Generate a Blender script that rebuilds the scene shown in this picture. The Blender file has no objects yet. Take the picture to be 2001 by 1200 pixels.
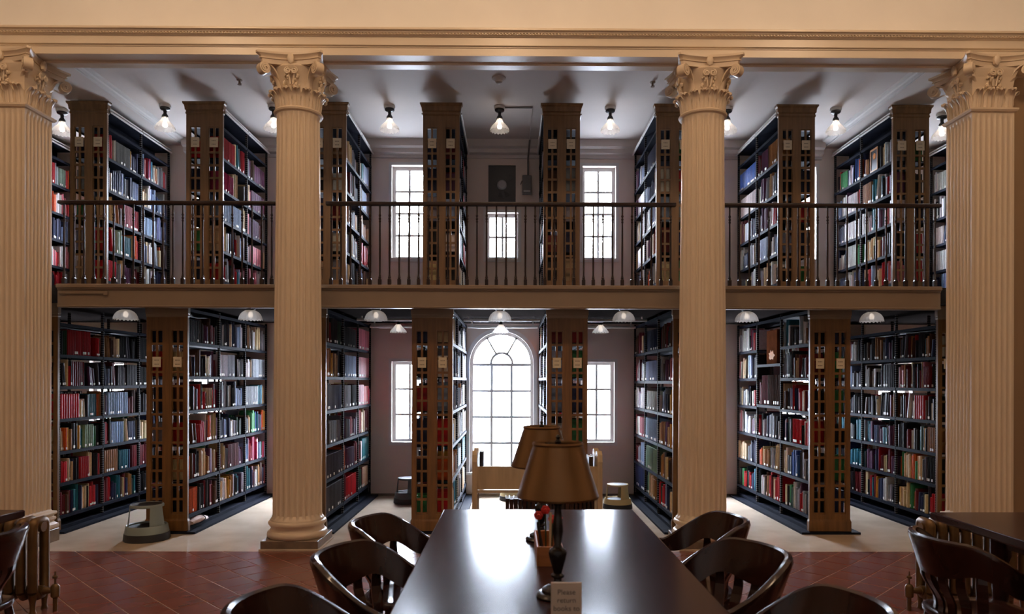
import bpy, math, random
import numpy as np
from mathutils import Matrix, Vector

random.seed(7)
SC = bpy.context.scene
COL = SC.collection
PI = math.pi

# ------------------------------------------------------------------ camera
cam_d = bpy.data.cameras.new('camera')
cam = bpy.data.objects.new('camera', cam_d)
COL.objects.link(cam)
cam_d.sensor_fit = 'HORIZONTAL'
cam_d.sensor_width = 36.0
cam_d.lens = 36.0 * 1400 / 2001
cam_d.shift_x = -9.5 / 2001
cam_d.shift_y = 145 / 2001
cam_d.clip_start = 0.05
cam_d.dof.use_dof = True
cam_d.dof.focus_distance = 7.6
cam_d.dof.aperture_fstop = 3.2
cam.matrix_world = (Matrix.Translation((0, 0, 1.55)) @ Matrix.Rotation(-0.0074, 4, 'Z')
                    @ Matrix.Rotation(PI / 2, 4, 'X') @ Matrix.Rotation(0.0023, 4, 'Z'))
SC.camera = cam

# ------------------------------------------------------------------ sky, exposure
W = bpy.data.worlds.new('overcast_sky')
SC.world = W
W.use_nodes = True
bg = W.node_tree.nodes['Background']
# overcast sky: three times brighter overhead than at the horizon, pale ground below
SKY = 190.0
_nt = W.node_tree
_tc = _nt.nodes.new('ShaderNodeTexCoord')
_sp = _nt.nodes.new('ShaderNodeSeparateXYZ')
_nt.links.new(_tc.outputs['Generated'], _sp.inputs[0])
_rp = _nt.nodes.new('ShaderNodeMapRange')
_rp.inputs['From Min'].default_value = 0.0
_rp.inputs['From Max'].default_value = 1.0
_rp.inputs['To Min'].default_value = SKY / 3
_rp.inputs['To Max'].default_value = SKY
_nt.links.new(_sp.outputs[2], _rp.inputs[0])
_gr = _nt.nodes.new('ShaderNodeMath')
_gr.operation = 'GREATER_THAN'
_gr.inputs[1].default_value = -0.02
_nt.links.new(_sp.outputs[2], _gr.inputs[0])
_mg = _nt.nodes.new('ShaderNodeMapRange')
_mg.inputs['To Min'].default_value = 0.6
_mg.inputs['To Max'].default_value = 1.0
_nt.links.new(_gr.outputs[0], _mg.inputs[0])
_mu = _nt.nodes.new('ShaderNodeMath')
_mu.operation = 'MULTIPLY'
_nt.links.new(_rp.outputs[0], _mu.inputs[0])
_nt.links.new(_mg.outputs[0], _mu.inputs[1])
bg.inputs[0].default_value = (0.80, 0.86, 1.0, 1)
_nt.links.new(_mu.outputs[0], bg.inputs[1])
vs = SC.view_settings
vs.view_transform = 'Standard'
vs.look = 'None'
vs.gamma = 1.0
vs.use_curve_mapping = False
vs.exposure = 0.0
SC.cycles.max_bounces = 8
SC.cycles.diffuse_bounces = 5
SC.cycles.glossy_bounces = 4
SC.cycles.transparent_max_bounces = 12
SC.cycles.sample_clamp_indirect = 6.0
SC.cycles.caustics_reflective = False
SC.cycles.caustics_refractive = False

HALL_LAMP = 66.0      # emission of the hall's pendant globes
BULB_UP = 18.0        # bulbs under the gallery ceiling
BULB_LOW = 5.0       # bulbs under the gallery floor


# ------------------------------------------------------------------ materials
def srgb(h):
    r, g, b = (int(h[i:i + 2], 16) / 255 for i in (0, 2, 4))
    f = lambda c: c / 12.92 if c < 0.04045 else ((c + 0.055) / 1.055) ** 2.4
    return (f(r), f(g), f(b), 1)


def mat(name, col, rough=0.5, metal=0.0, var=0.0, scale=8.0, bump=0.0, bscale=60.0, coat=0.0, stretch=(1, 1, 1),
        rvar=0.0, spec=0.5):
    m = bpy.data.materials.new(name)
    m.use_nodes = True
    nt = m.node_tree
    b = nt.nodes['Principled BSDF']
    b.inputs['Base Color'].default_value = (*col[:3], 1)
    b.inputs['Roughness'].default_value = rough
    b.inputs['Metallic'].default_value = metal
    b.inputs['Coat Weight'].default_value = coat
    b.inputs['Specular IOR Level'].default_value = spec
    if var or bump or rvar:
        tc = nt.nodes.new('ShaderNodeTexCoord')
        mp = nt.nodes.new('ShaderNodeMapping')
        mp.inputs['Scale'].default_value = stretch
        nt.links.new(tc.outputs['Object'], mp.inputs[0])
        n = nt.nodes.new('ShaderNodeTexNoise')
        n.inputs['Scale'].default_value = scale
        n.inputs['Detail'].default_value = 5
        nt.links.new(mp.outputs[0], n.inputs['Vector'])
        if var:
            r = nt.nodes.new('ShaderNodeValToRGB')
            r.color_ramp.elements[0].position = 0.3
            r.color_ramp.elements[1].position = 0.7
            r.color_ramp.elements[0].color = (*[c * (1 - var) for c in col[:3]], 1)
            r.color_ramp.elements[1].color = (*[min(1, c * (1 + var)) for c in col[:3]], 1)
            nt.links.new(n.outputs['Fac'], r.inputs[0])
            nt.links.new(r.outputs[0], b.inputs['Base Color'])
        if rvar:
            q = nt.nodes.new('ShaderNodeMapRange')
            q.inputs['To Min'].default_value = max(0.02, rough - rvar)
            q.inputs['To Max'].default_value = rough + rvar
            q.inputs['From Min'].default_value = 0.3
            q.inputs['From Max'].default_value = 0.7
            nt.links.new(n.outputs['Fac'], q.inputs[0])
            nt.links.new(q.outputs[0], b.inputs['Roughness'])
        if bump:
            n2 = nt.nodes.new('ShaderNodeTexNoise')
            n2.inputs['Scale'].default_value = bscale
            nt.links.new(mp.outputs[0], n2.inputs['Vector'])
            bp = nt.nodes.new('ShaderNodeBump')
            bp.inputs['Strength'].default_value = bump
            bp.inputs['Distance'].default_value = 0.01
            nt.links.new(n2.outputs['Fac'], bp.inputs['Height'])
            nt.links.new(bp.outputs[0], b.inputs['Normal'])
    return m


def emit(name, col, s):
    m = bpy.data.materials.new(name)
    m.use_nodes = True
    nt = m.node_tree
    nt.nodes.remove(nt.nodes['Principled BSDF'])
    e = nt.nodes.new('ShaderNodeEmission')
    e.inputs[0].default_value = (*col, 1)
    e.inputs[1].default_value = s
    nt.links.new(e.outputs[0], nt.nodes['Material Output'].inputs[0])
    return m


M = {}
M['cream'] = mat('cream_paint', (0.72, 0.59, 0.44), 0.38, var=0.03, scale=3)
M['gloss'] = mat('glossy_cream_paint', (0.76, 0.65, 0.51), 0.33, var=0.03, scale=3)
M['wall'] = mat('wall_paint', (0.88, 0.85, 0.80), 0.6, var=0.03, scale=2)
M['brownwall'] = mat('brown_wall', (0.34, 0.225, 0.13), 0.6, var=0.04, scale=2)  # walls beside the pilasters, darker than the other hall walls
M['tan'] = mat('tan_paint', (0.22, 0.16, 0.11), 0.42, var=0.05, scale=3)
M['backwall'] = mat('grey_lilac_paint', (0.80, 0.68, 0.61), 0.6, var=0.04, scale=2)
M['white'] = mat('white_paint', (0.74, 0.72, 0.70), 0.35, var=0.03, scale=3)
M['ceil'] = mat('ceiling_paint', (0.70, 0.63, 0.59), 0.75, var=0.03, scale=2)
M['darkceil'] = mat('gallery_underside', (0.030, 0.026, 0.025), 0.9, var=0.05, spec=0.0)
M['oak'] = mat('golden_oak', (0.150, 0.068, 0.018), 0.42, var=0.30, scale=5, stretch=(6, 6, 0.5), bump=0.05)
M['oak_grey_lit'] = mat('grey_lit_oak', (0.17, 0.090, 0.036), 0.42, var=0.25, scale=5, stretch=(6, 6, 0.5), bump=0.05)  # same oak as downstairs, with the gallery's greyer light put into its colour
M['paleoak'] = mat('pale_oak', (0.52, 0.40, 0.25), 0.4, var=0.15, scale=5, stretch=(4, 4, 0.6))
M['steel'] = mat('black_steel', (0.012, 0.014, 0.022), 0.62, var=0.2, scale=10, spec=0.03)
M['stone'] = mat('plinth_stone', (0.20, 0.145, 0.10), 0.35, var=0.25, scale=9)
M['marble'] = mat('polished_limestone', (0.58, 0.465, 0.36), 0.09, var=0.12, scale=3.0)
M['tile'] = mat('terracotta_tile', (0.185, 0.064, 0.045), 0.22, var=0.10, scale=2.5, bump=0.02, bscale=12)
M['grout'] = mat('tile_grout', (0.34, 0.22, 0.17), 0.8, var=0.2)
M['table'] = mat('dark_walnut', (0.030, 0.012, 0.013), 0.18, var=0.3, scale=9, stretch=(4, 0.5, 1), spec=0.20)
M['chair'] = mat('mahogany', (0.024, 0.0075, 0.005), 0.20, var=0.3, scale=4, stretch=(2, 2, 0.6), coat=0.15, spec=0.35)
M['rail'] = mat('dark_rail', (0.020, 0.009, 0.007), 0.38, spec=0.3)
M['brass'] = mat('bronzed_shade', (0.22, 0.125, 0.058), 0.30, metal=0.85, var=0.15, scale=4)
M['bronze'] = mat('dark_bronze', (0.018, 0.014, 0.013), 0.25, metal=0.3)
M['radi'] = mat('radiator_bronze', (0.15, 0.085, 0.032), 0.42, metal=0.45, var=0.3, scale=6)
M['grey'] = mat('grey_green_enamel', (0.22, 0.27, 0.26), 0.38)
M['yellow'] = mat('cream_enamel', (0.62, 0.49, 0.25), 0.4)
M['slate'] = mat('slate_enamel', (0.07, 0.08, 0.085), 0.4)
M['rubber'] = mat('black_rubber', (0.018, 0.018, 0.02), 0.55)
M['card'] = mat('card_paper', (0.62, 0.54, 0.40), 0.7)
M['ink'] = mat('ink', (0.04, 0.03, 0.03), 0.7)
M['paper'] = mat('page_paper', (0.55, 0.48, 0.37), 0.8, var=0.12, scale=40)
M['tag'] = mat('white_tag', (0.72, 0.70, 0.66), 0.6)
M['chrome'] = mat('pale_metal', (0.55, 0.53, 0.52), 0.28, metal=0.7)
M['sash'] = mat('sash_paint', (0.46, 0.45, 0.45), 0.4)
M['black'] = mat('black_metal', (0.015, 0.013, 0.013), 0.35)
M['box'] = mat('orange_wood', (0.42, 0.16, 0.05), 0.45, var=0.2, scale=6, stretch=(1, 1, 5))
M['red'] = mat('red_plastic', (0.55, 0.025, 0.02), 0.45)
M['panel'] = mat('dark_panel', (0.030, 0.024, 0.024), 0.35)
M['greyplate'] = mat('grey_plate', (0.16, 0.145, 0.14), 0.45)
M['pink'] = mat('wrapping_paper', (0.62, 0.45, 0.40), 0.5, var=0.15, scale=12)
M['leafo'] = mat('orange_print', (0.62, 0.22, 0.05), 0.6, spec=0.1)
M['brownbook'] = mat('brown_leather', (0.13, 0.042, 0.018), 0.8, var=0.25, spec=0.0)
M['bulb'] = emit('bulb_up', (1.0, 0.86, 0.72), BULB_UP)
M['bulblow'] = emit('bulb_low', (1.0, 0.85, 0.70), BULB_LOW)
M['globe'] = emit('hall_globe', (1.0, 0.68, 0.42), HALL_LAMP)


def glass_mat():
    m = bpy.data.materials.new('window_glass')
    m.use_nodes = True
    nt = m.node_tree
    nt.nodes.remove(nt.nodes['Principled BSDF'])
    t = nt.nodes.new('ShaderNodeBsdfTransparent')
    t.inputs[0].default_value = (0.95, 0.97, 0.98, 1)
    g = nt.nodes.new('ShaderNodeBsdfGlossy')
    g.inputs['Roughness'].default_value = 0.03
    x = nt.nodes.new('ShaderNodeMixShader')
    x.inputs[0].default_value = 0.06
    nt.links.new(t.outputs[0], x.inputs[1])
    nt.links.new(g.outputs[0], x.inputs[2])
    nt.links.new(x.outputs[0], nt.nodes['Material Output'].inputs[0])
    return m


def shade_mat(name, tr):
    m = bpy.data.materials.new(name)
    m.use_nodes = True
    nt = m.node_tree
    b = nt.nodes['Principled BSDF']
    b.inputs['Base Color'].default_value = (0.68, 0.65, 0.62, 1)
    b.inputs['Roughness'].default_value = 0.2
    t = nt.nodes.new('ShaderNodeBsdfTransparent')
    t.inputs[0].default_value = (0.95, 0.92, 0.90, 1)
    tl = nt.nodes.new('ShaderNodeBsdfTranslucent')
    tl.inputs[0].default_value = (0.85, 0.82, 0.80, 1)
    x1 = nt.nodes.new('ShaderNodeMixShader')
    x1.inputs[0].default_value = 0.35
    nt.links.new(b.outputs[0], x1.inputs[1])
    nt.links.new(tl.outputs[0], x1.inputs[2])
    x = nt.nodes.new('ShaderNodeMixShader')
    x.inputs[0].default_value = tr
    nt.links.new(x1.outputs[0], x.inputs[1])
    nt.links.new(t.outputs[0], x.inputs[2])
    nt.links.new(x.outputs[0], nt.nodes['Material Output'].inputs[0])
    return m


M['glass'] = glass_mat()
M['clearshade'] = shade_mat('ribbed_glass_shade', 0.55)
M['milkshade'] = shade_mat('milk_glass_shade', 0.10)


def book_mats():
    out = []
    for kind in ('object', 'attribute'):
        m = bpy.data.materials.new('book_cloth_' + kind)
        m.use_nodes = True
        nt = m.node_tree
        b = nt.nodes['Principled BSDF']
        b.inputs['Roughness'].default_value = 0.45
        b.inputs['Specular IOR Level'].default_value = 0.28
        if kind == 'object':
            s = nt.nodes.new('ShaderNodeObjectInfo').outputs['Color']
        else:
            a = nt.nodes.new('ShaderNodeAttribute')
            a.attribute_name = 'Col'
            s = a.outputs['Color']
        tc = nt.nodes.new('ShaderNodeNewGeometry')
        n = nt.nodes.new('ShaderNodeTexNoise')
        n.inputs['Scale'].default_value = 45
        nt.links.new(tc.outputs['Position'], n.inputs['Vector'])
        mr = nt.nodes.new('ShaderNodeMapRange')
        mr.inputs['To Min'].default_value = 0.85
        mr.inputs['To Max'].default_value = 1.35
        nt.links.new(n.outputs['Fac'], mr.inputs[0])
        mx = nt.nodes.new('ShaderNodeMix')
        mx.data_type = 'RGBA'
        mx.blend_type = 'MULTIPLY'
        mx.inputs[0].default_value = 1.0
        nt.links.new(s, mx.inputs[6])
        nt.links.new(mr.outputs[0], mx.inputs[7])
        nt.links.new(mx.outputs[2], b.inputs['Base Color'])
        out.append(m)
    return out


M['bookobj'], M['bookattr'] = book_mats()


def post_mat():
    m = mat('slotted_post', (0.03, 0.03, 0.036), 0.7, spec=0.02)
    nt = m.node_tree
    b = nt.nodes['Principled BSDF']
    g = nt.nodes.new('ShaderNodeNewGeometry')
    sp = nt.nodes.new('ShaderNodeSeparateXYZ')
    nt.links.new(g.outputs['Position'], sp.inputs[0])
    mu = nt.nodes.new('ShaderNodeMath')
    mu.operation = 'MULTIPLY'
    mu.inputs[1].default_value = 1 / 0.0254
    nt.links.new(sp.outputs[2], mu.inputs[0])
    fr = nt.nodes.new('ShaderNodeMath')
    fr.operation = 'FRACT'
    nt.links.new(mu.outputs[0], fr.inputs[0])
    gt = nt.nodes.new('ShaderNodeMath')
    gt.operation = 'GREATER_THAN'
    gt.inputs[1].default_value = 0.55
    nt.links.new(fr.outputs[0], gt.inputs[0])
    mx = nt.nodes.new('ShaderNodeMix')
    mx.data_type = 'RGBA'
    mx.inputs[6].default_value = (0.008, 0.008, 0.010, 1)
    mx.inputs[7].default_value = (0.10, 0.09, 0.085, 1)
    nt.links.new(gt.outputs[0], mx.inputs[0])
    nt.links.new(mx.outputs[2], b.inputs['Base Color'])
    return m


M['post'] = post_mat()


# ------------------------------------------------------------------ mesh helpers
class MB:
    def __init__(s):
        s.v, s.f = [], []

    def add(s, vs_, fs):
        o = len(s.v)
        s.v += [tuple(p) for p in vs_]
        s.f += [tuple(i + o for i in f) for f in fs]
        return s

    def box(s, x0, x1, y0, y1, z0, z1):
        return s.add([(x0, y0, z0), (x1, y0, z0), (x1, y1, z0), (x0, y1, z0), (x0, y0, z1), (x1, y0, z1), (x1, y1, z1), (x0, y1, z1)],
                     [(0, 3, 2, 1), (4, 5, 6, 7), (0, 1, 5, 4), (1, 2, 6, 5), (2, 3, 7, 6), (3, 0, 4, 7)])

    def cbox(s, x0, x1, y0, y1, z0, z1, c=0.005):
        # a box with chamfered vertical and horizontal edges
        P = []
        for z, k in ((z0, c), (z0 + c, 0), (z1 - c, 0), (z1, c)):
            P.append([(x0 + k + c * (k == 0), y0 + k, z), (x1 - k - c * (k == 0), y0 + k, z), (x1 - k, y0 + k + c * (k == 0), z),
                      (x1 - k, y1 - k - c * (k == 0), z), (x1 - k - c * (k == 0), y1 - k, z), (x0 + k + c * (k == 0), y1 - k, z),
                      (x0 + k, y1 - k - c * (k == 0), z), (x0 + k, y0 + k + c * (k == 0), z)])
        return s.rings(P, True, True)

    def rings(s, R, cap0=True, cap1=True, closed=True):
        n = len(R[0])
        o = len(s.v)
        for r in R:
            s.v += [tuple(p) for p in r]
        for i in range(len(R) - 1):
            for j in range(n if closed else n - 1):
                a, b = o + i * n + j, o + i * n + (j + 1) % n
                s.f.append((a, b, b + n, a + n))
        if cap0:
            s.f.append(tuple(o + j for j in reversed(range(n))))
        if cap1:
            s.f.append(tuple(o + (len(R) - 1) * n + j for j in range(n)))
        return s

    def lathe(s, prof, n=24, c=(0, 0), cap0=True, cap1=True, a0=0.0):
        return s.rings([[(c[0] + r * math.cos(a0 + 2 * PI * k / n), c[1] + r * math.sin(a0 + 2 * PI * k / n), z) for k in range(n)]
                        for r, z in prof], cap0, cap1)

    def squarelathe(s, prof, c=(0, 0)):
        return s.rings([[(c[0] - r, c[1] - r, z), (c[0] + r, c[1] - r, z), (c[0] + r, c[1] + r, z), (c[0] - r, c[1] + r, z)] for r, z in prof])

    def tube(s, pts, r, n=8, cap=True):
        P = [Vector(p) for p in pts]
        rr = r if isinstance(r, (list, tuple)) else [r] * len(P)
        R = []
        up = None
        for i, p in enumerate(P):
            t = (P[min(i + 1, len(P) - 1)] - P[max(i - 1, 0)]).normalized()
            if up is None:
                up = Vector((0, 0, 1)) if abs(t.z) < 0.9 else Vector((1, 0, 0))
            a = t.cross(up).normalized()
            b = a.cross(t).normalized()
            up = b
            R.append([p + a * rr[i] * math.cos(2 * PI * k / n) + b * rr[i] * math.sin(2 * PI * k / n) for k in range(n)])
        # keep outward orientation
        R = [list(reversed(q)) for q in R]
        return s.rings(R, cap, cap)

    def prism(s, poly, a0, a1, axis='X'):
        # poly of 2D points extruded along an axis (X: pts are (y,z); Y: (x,z); Z: (x,y))
        def P(p, a):
            return (a, p[0], p[1]) if axis == 'X' else ((p[0], a, p[1]) if axis == 'Y' else (p[0], p[1], a))
        return s.rings([[P(p, a0) for p in poly], [P(p, a1) for p in poly]])

    def build(s, name, m, parent=None, smooth=False, loc=None):
        return obj(name, s.mesh(name, m, smooth), parent, loc)

    def mesh(s, name, m, smooth=False):
        me = bpy.data.meshes.new(name)
        me.from_pydata(s.v, [], s.f)
        bm_fix(me)
        me.materials.append(M[m] if isinstance(m, str) else m)
        if smooth:
            me.shade_smooth()
            me.set_sharp_from_angle(angle=math.radians(38))
        return me


def bm_fix(me):
    import bmesh
    b = bmesh.new()
    b.from_mesh(me)
    bmesh.ops.recalc_face_normals(b, faces=b.faces)
    b.to_mesh(me)
    b.free()


def obj(name, me, parent=None, loc=None):
    o = bpy.data.objects.new(name, me)
    COL.objects.link(o)
    if parent is not None:
        o.parent = parent
    if loc is not None:
        o.location = loc
    return o


def tag(o, label, cat=None, group=None, kind=None):
    if label:
        o['label'] = label
    if cat:
        o['category'] = cat
    if group:
        o['group'] = group
    if kind:
        o['kind'] = kind
    return o


def thing(name, label, cat, loc=(0, 0, 0), rz=0.0, group=None, kind=None):
    o = bpy.data.objects.new(name, None)
    COL.objects.link(o)
    o.empty_display_size = 0.1
    o.location = loc
    o.rotation_euler = (0, 0, rz)
    return tag(o, label, cat, group, kind)


def copy_tree(o, parent=None):
    c = o.copy()
    COL.objects.link(c)
    c.parent = parent
    for ch in o.children:
        copy_tree(ch, c)
    return c


def gridpanel(xs, zs, solid, y0, y1):
    """A connected plate in the xz plane with rectangular holes where solid(i, j) is False."""
    mb = MB()
    nx, nz = len(xs) - 1, len(zs) - 1
    idx = {}

    def V(i, j, b):
        k = (i, j, b)
        if k not in idx:
            idx[k] = len(mb.v)
            mb.v.append((xs[i], y1 if b else y0, zs[j]))
        return idx[k]
    S = lambda i, j: 0 <= i < nx and 0 <= j < nz and solid(i, j)
    for i in range(nx):
        for j in range(nz):
            if not S(i, j):
                continue
            mb.f.append((V(i, j, 0), V(i + 1, j, 0), V(i + 1, j + 1, 0), V(i, j + 1, 0)))
            mb.f.append((V(i, j, 1), V(i, j + 1, 1), V(i + 1, j + 1, 1), V(i + 1, j, 1)))
            for a, b, c, d, t in ((i, j, i + 1, j, S(i, j - 1)), (i + 1, j, i + 1, j + 1, S(i + 1, j)), (i + 1, j + 1, i, j + 1, S(i, j + 1)),
                                  (i, j + 1, i, j, S(i - 1, j))):
                if not t:
                    mb.f.append((V(a, b, 0), V(a, b, 1), V(c, d, 1), V(c, d, 0)))
    return mb


ORD = ['zeroth', 'first', 'second', 'third', 'fourth', 'fifth', 'sixth', 'seventh', 'eighth', 'ninth', 'tenth', 'eleventh', 'twelfth',
       'thirteenth', 'fourteenth', 'fifteenth', 'sixteenth', 'seventeenth', 'eighteenth', 'nineteenth', 'twentieth']


def ordinal(n):
    if n <= 20:
        return ORD[n]
    tens = {2: 'twenty', 3: 'thirty', 4: 'forty', 5: 'fifty', 6: 'sixty', 7: 'seventy'}[n // 10]
    return tens + '-' + ORD[n % 10] if n % 10 else {2: 'twentieth', 3: 'thirtieth', 4: 'fortieth', 5: 'fiftieth', 6: 'sixtieth', 7: 'seventieth'}[n // 10]

# ================================================================== THE SETTING
def struct(name, mb, m, label=None, smooth=False):
    o = mb.build(name, m, smooth=smooth)
    o['kind'] = 'structure'
    if label:
        o['label'] = label
    return o


XW = 7.3          # half width of the stack room
YB = 9.70         # inner face of the back wall
ZG = 2.485        # gallery floor
ZS = 4.722        # lower ceiling strips behind the pilasters
ZC = 4.78         # stack room ceiling
FRONT = 6.52      # where tile meets limestone

# floors ------------------------------------------------------------
floor = struct('floor', MB().box(-9, 9, -4, FRONT, -0.12, -0.0025), 'grout', 'terracotta tiled floor of the reading hall')
struct('floor_stacks', MB().box(-9, 9, FRONT, 10.0, -0.12, 0.0), 'marble', 'polished pale limestone floor under the bookstacks')

PIT, JT = 0.235, 0.007
R2 = math.sqrt(0.5)


def clip(poly, lim):
    out = []
    for i in range(len(poly)):
        a, b = poly[i], poly[(i + 1) % len(poly)]
        if a[1] <= lim:
            out.append(a)
        if (a[1] <= lim) != (b[1] <= lim):
            t = (lim - a[1]) / (b[1] - a[1])
            out.append((a[0] + t * (b[0] - a[0]), lim))
    return out


hf = (PIT - JT) / 2
tile_poly = [(0, -hf / R2), (hf / R2, 0), (0, hf / R2), (-hf / R2, 0)]


def tile_mesh(poly, h):
    mb = MB()
    c = (sum(p[0] for p in poly) / len(poly), sum(p[1] for p in poly) / len(poly))
    sh = [(p[0] + (c[0] - p[0]) * 0.02, p[1] + (c[1] - p[1]) * 0.02) for p in poly]
    return mb.rings([[(*p, -0.005) for p in poly], [(*p, h - 0.0012) for p in poly], [(*p, h) for p in sh]], cap0=False)


whole_tile = tile_mesh(tile_poly, 0.0).mesh('tile', 'tile')
rest = MB()
rr = random.Random(3)
for i in range(-40, 41):
    for j in range(-40, 41):
        cx = (i + j) * PIT * R2 + 0.03
        cy = 4.7 + (j - i) * PIT * R2
        if not (-6.5 < cx < 6.5 and 1.2 < cy < FRONT + 0.2):
            continue
        p = clip([(cx + q[0], cy + q[1]) for q in tile_poly], FRONT - 0.004)
        if len(p) < 3:
            continue
        full = len(p) == 4 and cy + hf / R2 <= FRONT - 0.004
        near = 4.62 < cy and -4.35 < cx < 3.75 and abs(cx) < cy * 0.655
        dz = rr.uniform(-0.0012, 0.0008)
        if near:
            if full:
                o = obj('tile', whole_tile, floor, (cx, cy, dz))
                o.rotation_euler = (rr.uniform(-0.002, 0.002), rr.uniform(-0.002, 0.002), rr.choice((0, 1, 2, 3)) * PI / 2)
            else:
                a = sum((p[k][0] * p[(k + 1) % len(p)][1] - p[(k + 1) % len(p)][0] * p[k][1]) for k in range(len(p))) / 2
                if abs(a) > 0.002:
                    tile_mesh([(q[0] - cx, q[1] - cy) for q in p], 0).build('tile', 'tile', floor, loc=(cx, cy, dz))
        else:
            t = tile_mesh(p, dz)
            rest.add(t.v, t.f)
o = rest.build('tile_field', 'tile', floor)
o['kind'] = 'stuff'

# hall shell ---------------------------------------------------------
struct('wall_left', MB().box(-9.2, -9, -4.2, 10, -0.1, 7.2), 'wall')
struct('wall_right', MB().box(9, 9.2, -4.2, 10, -0.1, 7.2), 'wall')
struct('wall_rear', MB().box(-9, 9, -4.2, -4, -0.1, 7.2), 'wall')
struct('ceiling_hall', MB().box(-9.2, 9.2, -4.2, 6.9, 7.0, 7.2), 'wall')
struct('wall_front_upper', MB().box(-9, 9, 6.66, 6.9, 4.70, 7.0), 'wall', 'plain cream upper wall above the entablature')
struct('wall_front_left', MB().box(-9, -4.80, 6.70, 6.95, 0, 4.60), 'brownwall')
struct('wall_front_right', MB().box(4.59, 9, 6.70, 6.95, 0, 4.60), 'brownwall', 'plain brown wall beside the fluted pilaster')

# entablature: architrave with two fascias, bead and small cornice
pf = [(6.90, 4.545), (6.80, 4.545), (6.795, 4.530), (6.765, 4.530), (6.76, 4.545), (6.60, 4.545), (6.60, 4.612), (6.592, 4.616), (6.592, 4.624),
      (6.575, 4.630), (6.575, 4.700), (6.565, 4.704), (6.558, 4.712), (6.548, 4.716), (6.548, 4.724), (6.536, 4.728), (6.530, 4.738), (6.512, 4.744),
      (6.512, 4.760), (6.53, 4.772), (6.66, 4.785), (6.90, 4.785)]
struct('trim_1', MB().prism(pf, -9, 9), 'gloss', 'long cream entablature carried by the columns')
bm = MB()
for k in range(0, 420):
    x = -6.3 + k * 0.03
    bm.lathe([(0.004, -0.009), (0.011, -0.004), (0.011, 0.004), (0.004, 0.009)], 6)
    n = 24
    for q in range(len(bm.v) - n, len(bm.v)):
        v = bm.v[q]
        bm.v[q] = (x + v[0], 6.546 + v[1], 4.720 + v[2])
o = struct('trim_2', bm, 'cream', 'fine beaded moulding along the entablature')
o['kind'] = 'stuff'

# stack room shell ----------------------------------------------------
struct('ceiling', MB().box(-9, 9, 6.9, 10, ZC, ZC + 0.15), 'ceil', 'pale grey ceiling above the gallery')
struct('wall_side_left', MB().box(-XW - 0.2, -XW, 6.95, 10, 0, ZC), 'backwall')
struct('wall_side_right', MB().box(XW, XW + 0.2, 6.95, 10, 0, ZC), 'backwall')
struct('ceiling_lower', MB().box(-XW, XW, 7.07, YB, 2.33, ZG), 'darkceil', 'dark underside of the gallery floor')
fas = [(7.07, 2.26), (7.00, 2.26), (6.995, 2.268), (6.995, 2.276), (7.005, 2.282), (7.005, 2.425), (6.995, 2.432), (6.992, 2.445), (6.975, 2.452),
       (6.975, 2.478), (6.985, 2.487), (7.13, 2.487), (7.13, 2.33), (7.07, 2.33)]
struct('trim_3', MB().prism(fas, -4.42, 4.21), 'tan', 'tan painted fascia along the gallery edge')

# beams and cornices of the stack room ceiling
for k, (xi, s) in enumerate(((-4.46, -1), (4.24, 1))):
    xo = s * XW
    struct('trim_%d' % (4 + k), MB().box(min(xi, xo), max(xi, xo), 6.9, YB, ZS, ZC), 'ceil', 'lower ceiling strip behind the %s pilaster' % ('left' if s < 0 else 'right'))
    cp = [(xi, ZS), (xi - s * 0.015, ZS), (xi - s * 0.02, ZS + 0.014), (xi - s * 0.05, ZS + 0.020), (xi - s * 0.06, ZS + 0.034), (xi - s * 0.09, ZS + 0.040),
          (xi - s * 0.10, ZC), (xi, ZC)]
    struct('trim_%d' % (6 + k), MB().prism(cp, 6.9, YB, 'Y'), 'white', 'white cornice moulding along the %s ceiling strip' % ('left' if s < 0 else 'right'))
cb = [(YB, 4.56), (YB - 0.02, 4.565), (YB - 0.03, 4.60), (YB - 0.08, 4.62), (YB - 0.09, 4.67), (YB - 0.14, 4.69), (YB - 0.15, ZC), (YB, ZC)]
struct('trim_8', MB().prism(cb, -4.4, 4.2), 'ceil', 'plain cornice where back wall meets gallery ceiling')
struct('baseboard_back', MB().box(-XW, XW, YB - 0.02, YB, 0, 0.03), 'stone')
pd = [(6.9, 4.66), (6.93, 4.665), (6.95, 4.70), (6.99, 4.72), (7.0, ZC), (6.9, ZC)]
struct('trim_9', MB().prism(pd, -4.4, 4.2), 'ceil')

# back wall with window openings -----------------------------------------
AX, AR, AS, AB = -0.135, 0.435, 1.79, 0.317     # arched window: centre, radius, spring height, sill
OPEN = [('lower', -1.39, 0.47, 0.714, 1.818), ('lower', 1.163, 0.47, 0.714, 1.818), ('upper', -1.40, 0.46, 3.20, 4.47), ('upper', 1.18, 0.46, 3.20, 4.47),
        ('small', -0.13, 0.44, 3.20, 3.835)]
for _x in (-5.45, -4.14, -2.79, 2.55, 3.90, 5.21):       # the same windows at the back of the other aisles
    OPEN += [('lower', _x, 0.47, 0.714, 1.818) if abs(_x + 0.12) > 3 else ('tall', _x, 0.56, 0.28, 2.05), ('upper', _x, 0.46, 3.20, 4.47)]
xs, zs = {-XW, XW, AX - AR, AX + AR}, {0.0, ZC, AB, AS + AR}
for _, c, w, a, b in OPEN:
    xs |= {c - w / 2, c + w / 2}
    zs |= {a, b}
xs, zs = sorted(xs), sorted(zs)


def solid(i, j):
    x, z = (xs[i] + xs[i + 1]) / 2, (zs[j] + zs[j + 1]) / 2
    for _, c, w, a, b in OPEN:
        if abs(x - c) < w / 2 and a < z < b:
            return False
    return not (abs(x - AX) < AR and AB < z < AS + AR)


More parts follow.
